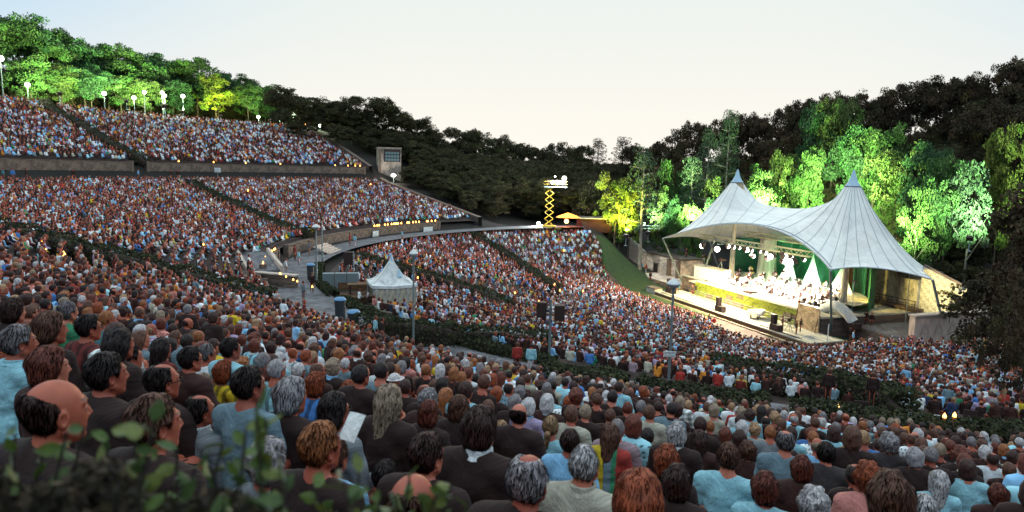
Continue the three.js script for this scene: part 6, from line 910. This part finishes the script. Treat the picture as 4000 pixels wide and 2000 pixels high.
// --- small lights in the crowd
{
  const proto = new THREE.Group(); part('flame', new THREE.LatheGeometry([[0.005, 0], [0.11, 0.06], [0.12, 0.16], [0.06, 0.28], [0.004, 0.38]].map(([x, y]) => new THREE.Vector2(x, y)), 8).translate(0, 0.12, 0), M.flame, proto); part('cup', cyl(0.1, 0.13, 0.16, 0, 0, 0, 10), M.candleGlass, proto);
  const put = (label, p, group) => { const c = copyOf(proto, label, [p.x, p.y, p.z], 0, group, 'candle'); c.userData.category = 'candle'; c.scale.setScalar(clamp(Math.hypot(p.x, p.z) / 110, 0.42, 0.9)); };
  const spread = (n, a, b) => Array.from({ length: n }, () => lerp(a, b, R())).sort((p, q) => p - q);
  for (const [k, a] of spread(24, 203, 218.6).entries()) { const [x, z] = fromPolar(56.2, a); put(`orange candle on the far curved wall above the walkway, ${nth[k]} from the left`, V3(x, 10.42, z), 'candles on the far curved wall'); }
  for (const [k, a] of spread(8, 160, 171.5).entries()) { const [x, z] = fromPolar(56.2, a); put(`orange candle on the curved wall by the grey ramp, ${nth[k]} from the left`, V3(x, 10.46, z), 'candles on the curved wall by the ramp'); }
  for (const [k, a] of spread(8, 202, 227).entries()) { const [x, z] = fromPolar(94.2, a); put(`orange candle on the wall of the upper tier, ${nth[k]} from the left`, V3(x, tierY(...fromPolar(94.6, a)) + 0.28, z), 'candles on the wall of the upper tier'); }
  for (const [k, a] of spread(6, 138, 146).reverse().entries()) { const [x, z] = fromPolar(56.7, a); put(`orange candle held up before the nearest front row, ${nth[k]} from the left`, V3(x, 11.7, z), 'candles on the near wall'); }
  const far = crowdSeats.filter((s) => s.d > 55); for (let k = 0; k < 12; k++) { const s = far[Math.floor(R() * far.length)]; put('orange candle held up among the crowd', V3(s.p.x, s.p.y + 0.02, s.p.z), 'candles among the crowd'); }
  for (const [label, px, py, d] of [['largest cluster of candle flames at the left beside the hedge, upper', 104, 612, 38], ['largest cluster of candle flames at the left beside the hedge, lower', 110, 626, 37.6], ['single bright candle by the hedge right of the large flame cluster', 160, 640, 37], ['bright candle in the lower right, left of two close together', 2377, 1040, 24], ['bright candle in the lower right, right of two close together', 2402, 1038, 24], ['pale candle lamp at the desk by the hedge at the lower right', 2108, 1017, 26]]) { const p = atDepth(px, py, d); const c = copyOf(proto, label, [p.x, p.y - 0.25, p.z], 0, null, 'candle'); c.userData.category = 'candle'; c.scale.setScalar(d < 30 ? 0.55 : 0.9); part('stick', cyl(0.03, 0.03, 0.5, 0, -0.5, 0), M.wood, c); }
}
// ------------------------------------------------------------------ leafy bush close to the photographer
{
  const shape = (() => { const p = [], ix = [], uv = [], n = 6, prof = [0, 0.62, 0.95, 1, 0.82, 0.5, 0]; for (let i = 0; i <= n; i++) for (const s of [-1, 0, 1]) { p.push(s * 0.30 * prof[i], Math.abs(s) * 0.10 - 0.18 * (i / n) ** 2, i / n); uv.push(s, i / n); } for (let i = 0; i < n; i++) for (const s of [0, 1]) { const a = i * 3 + s; ix.push(a, a + 1, a + 4, a, a + 4, a + 3); } const g = new THREE.BufferGeometry(); g.setAttribute('position', new THREE.Float32BufferAttribute(p, 3)); g.setAttribute('uv', new THREE.Float32BufferAttribute(uv, 2)); g.setIndex(ix); g.computeVertexNormals(); return g; })();
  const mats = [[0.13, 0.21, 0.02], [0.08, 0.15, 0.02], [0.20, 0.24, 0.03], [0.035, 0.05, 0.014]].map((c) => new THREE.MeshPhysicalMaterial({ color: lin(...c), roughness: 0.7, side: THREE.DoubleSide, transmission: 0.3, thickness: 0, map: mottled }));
  const r = Rng(808), t = thing('leafy_bush', 'leafy green bush close to the camera along the bottom left', 'bush', [-0.5, 18.0, -0.75]), stems = [];
  // twigs rise from the bush body to tips seen along the lower left
  const tips = [[60, 1700], [170, 1760], [260, 1690], [330, 1670], [420, 1720], [520, 1640], [600, 1650], [690, 1760], [760, 1830], [870, 1740], [960, 1680], [1000, 1590], [1040, 1640], [930, 1850], [1120, 1880], [1230, 1910], [1340, 1880], [1400, 1850], [1480, 1930], [1600, 1870], [1760, 1890], [1700, 1940], [1820, 1985], [560, 1880], [400, 1880], [240, 1880], [80, 1880], [700, 1960], [880, 1960], [1060, 1985], [1280, 1990], [1540, 2000], [150, 1980], [380, 1990], [580, 1990]];
  let parts = 0; const rest = [];
  const leafAt = (p, dir, len) => { const q = new THREE.Quaternion().setFromUnitVectors(V3(0, 0, 1), dir.clone().normalize()).multiply(new THREE.Quaternion().setFromAxisAngle(V3(0, 0, 1), r() * 6.28)), m = pick(mats.slice(0, 3)); if (parts < 290) { parts++; const l = part('leaf', shape, m, t); l.position.copy(p).sub(t.position); l.quaternion.copy(q); l.scale.setScalar(len); } else rest.push(shape.clone().applyMatrix4(new THREE.Matrix4().compose(p.clone().sub(t.position), q, V3(len, len, len)))); };
  for (const [px, py] of tips) { const d = 0.62 + r() * 0.30, a = plan.depth(px, py, d), b = plan.depth(px + (r() - 0.5) * 260, 2300 + r() * 200, d + (r() - 0.5) * 0.1), mid = a.clone().lerp(b, 0.5); mid.x += (r() - 0.5) * 0.04; const c = new THREE.CatmullRomCurve3([b, mid, a]); stems.push(new THREE.TubeGeometry(c, 10, 0.0018, 5).translate(-t.position.x, -t.position.y, -t.position.z)); const n = 9; for (let k = 0; k < n; k++) { const s = 1 - k / n * 0.72, p = c.getPointAt(s), d2 = V3(r() - 0.5, (r() - 0.2) * 0.8, r() - 0.5); leafAt(p, d2, 0.019 + r() * 0.012); } }
  for (const s of stems) part('twig', s, M.bark, t);
  // dark inner mass at the lower left
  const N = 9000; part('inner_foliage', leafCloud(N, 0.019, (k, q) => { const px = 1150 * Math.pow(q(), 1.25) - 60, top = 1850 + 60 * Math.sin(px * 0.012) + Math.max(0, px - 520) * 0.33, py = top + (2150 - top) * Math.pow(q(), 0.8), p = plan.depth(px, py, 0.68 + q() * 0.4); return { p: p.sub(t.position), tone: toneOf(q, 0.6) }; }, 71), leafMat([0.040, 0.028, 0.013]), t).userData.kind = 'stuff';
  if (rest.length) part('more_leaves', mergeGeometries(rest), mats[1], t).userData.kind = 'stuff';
}
scene.updateMatrixWorld(true);
renderer.render(scene, camera);
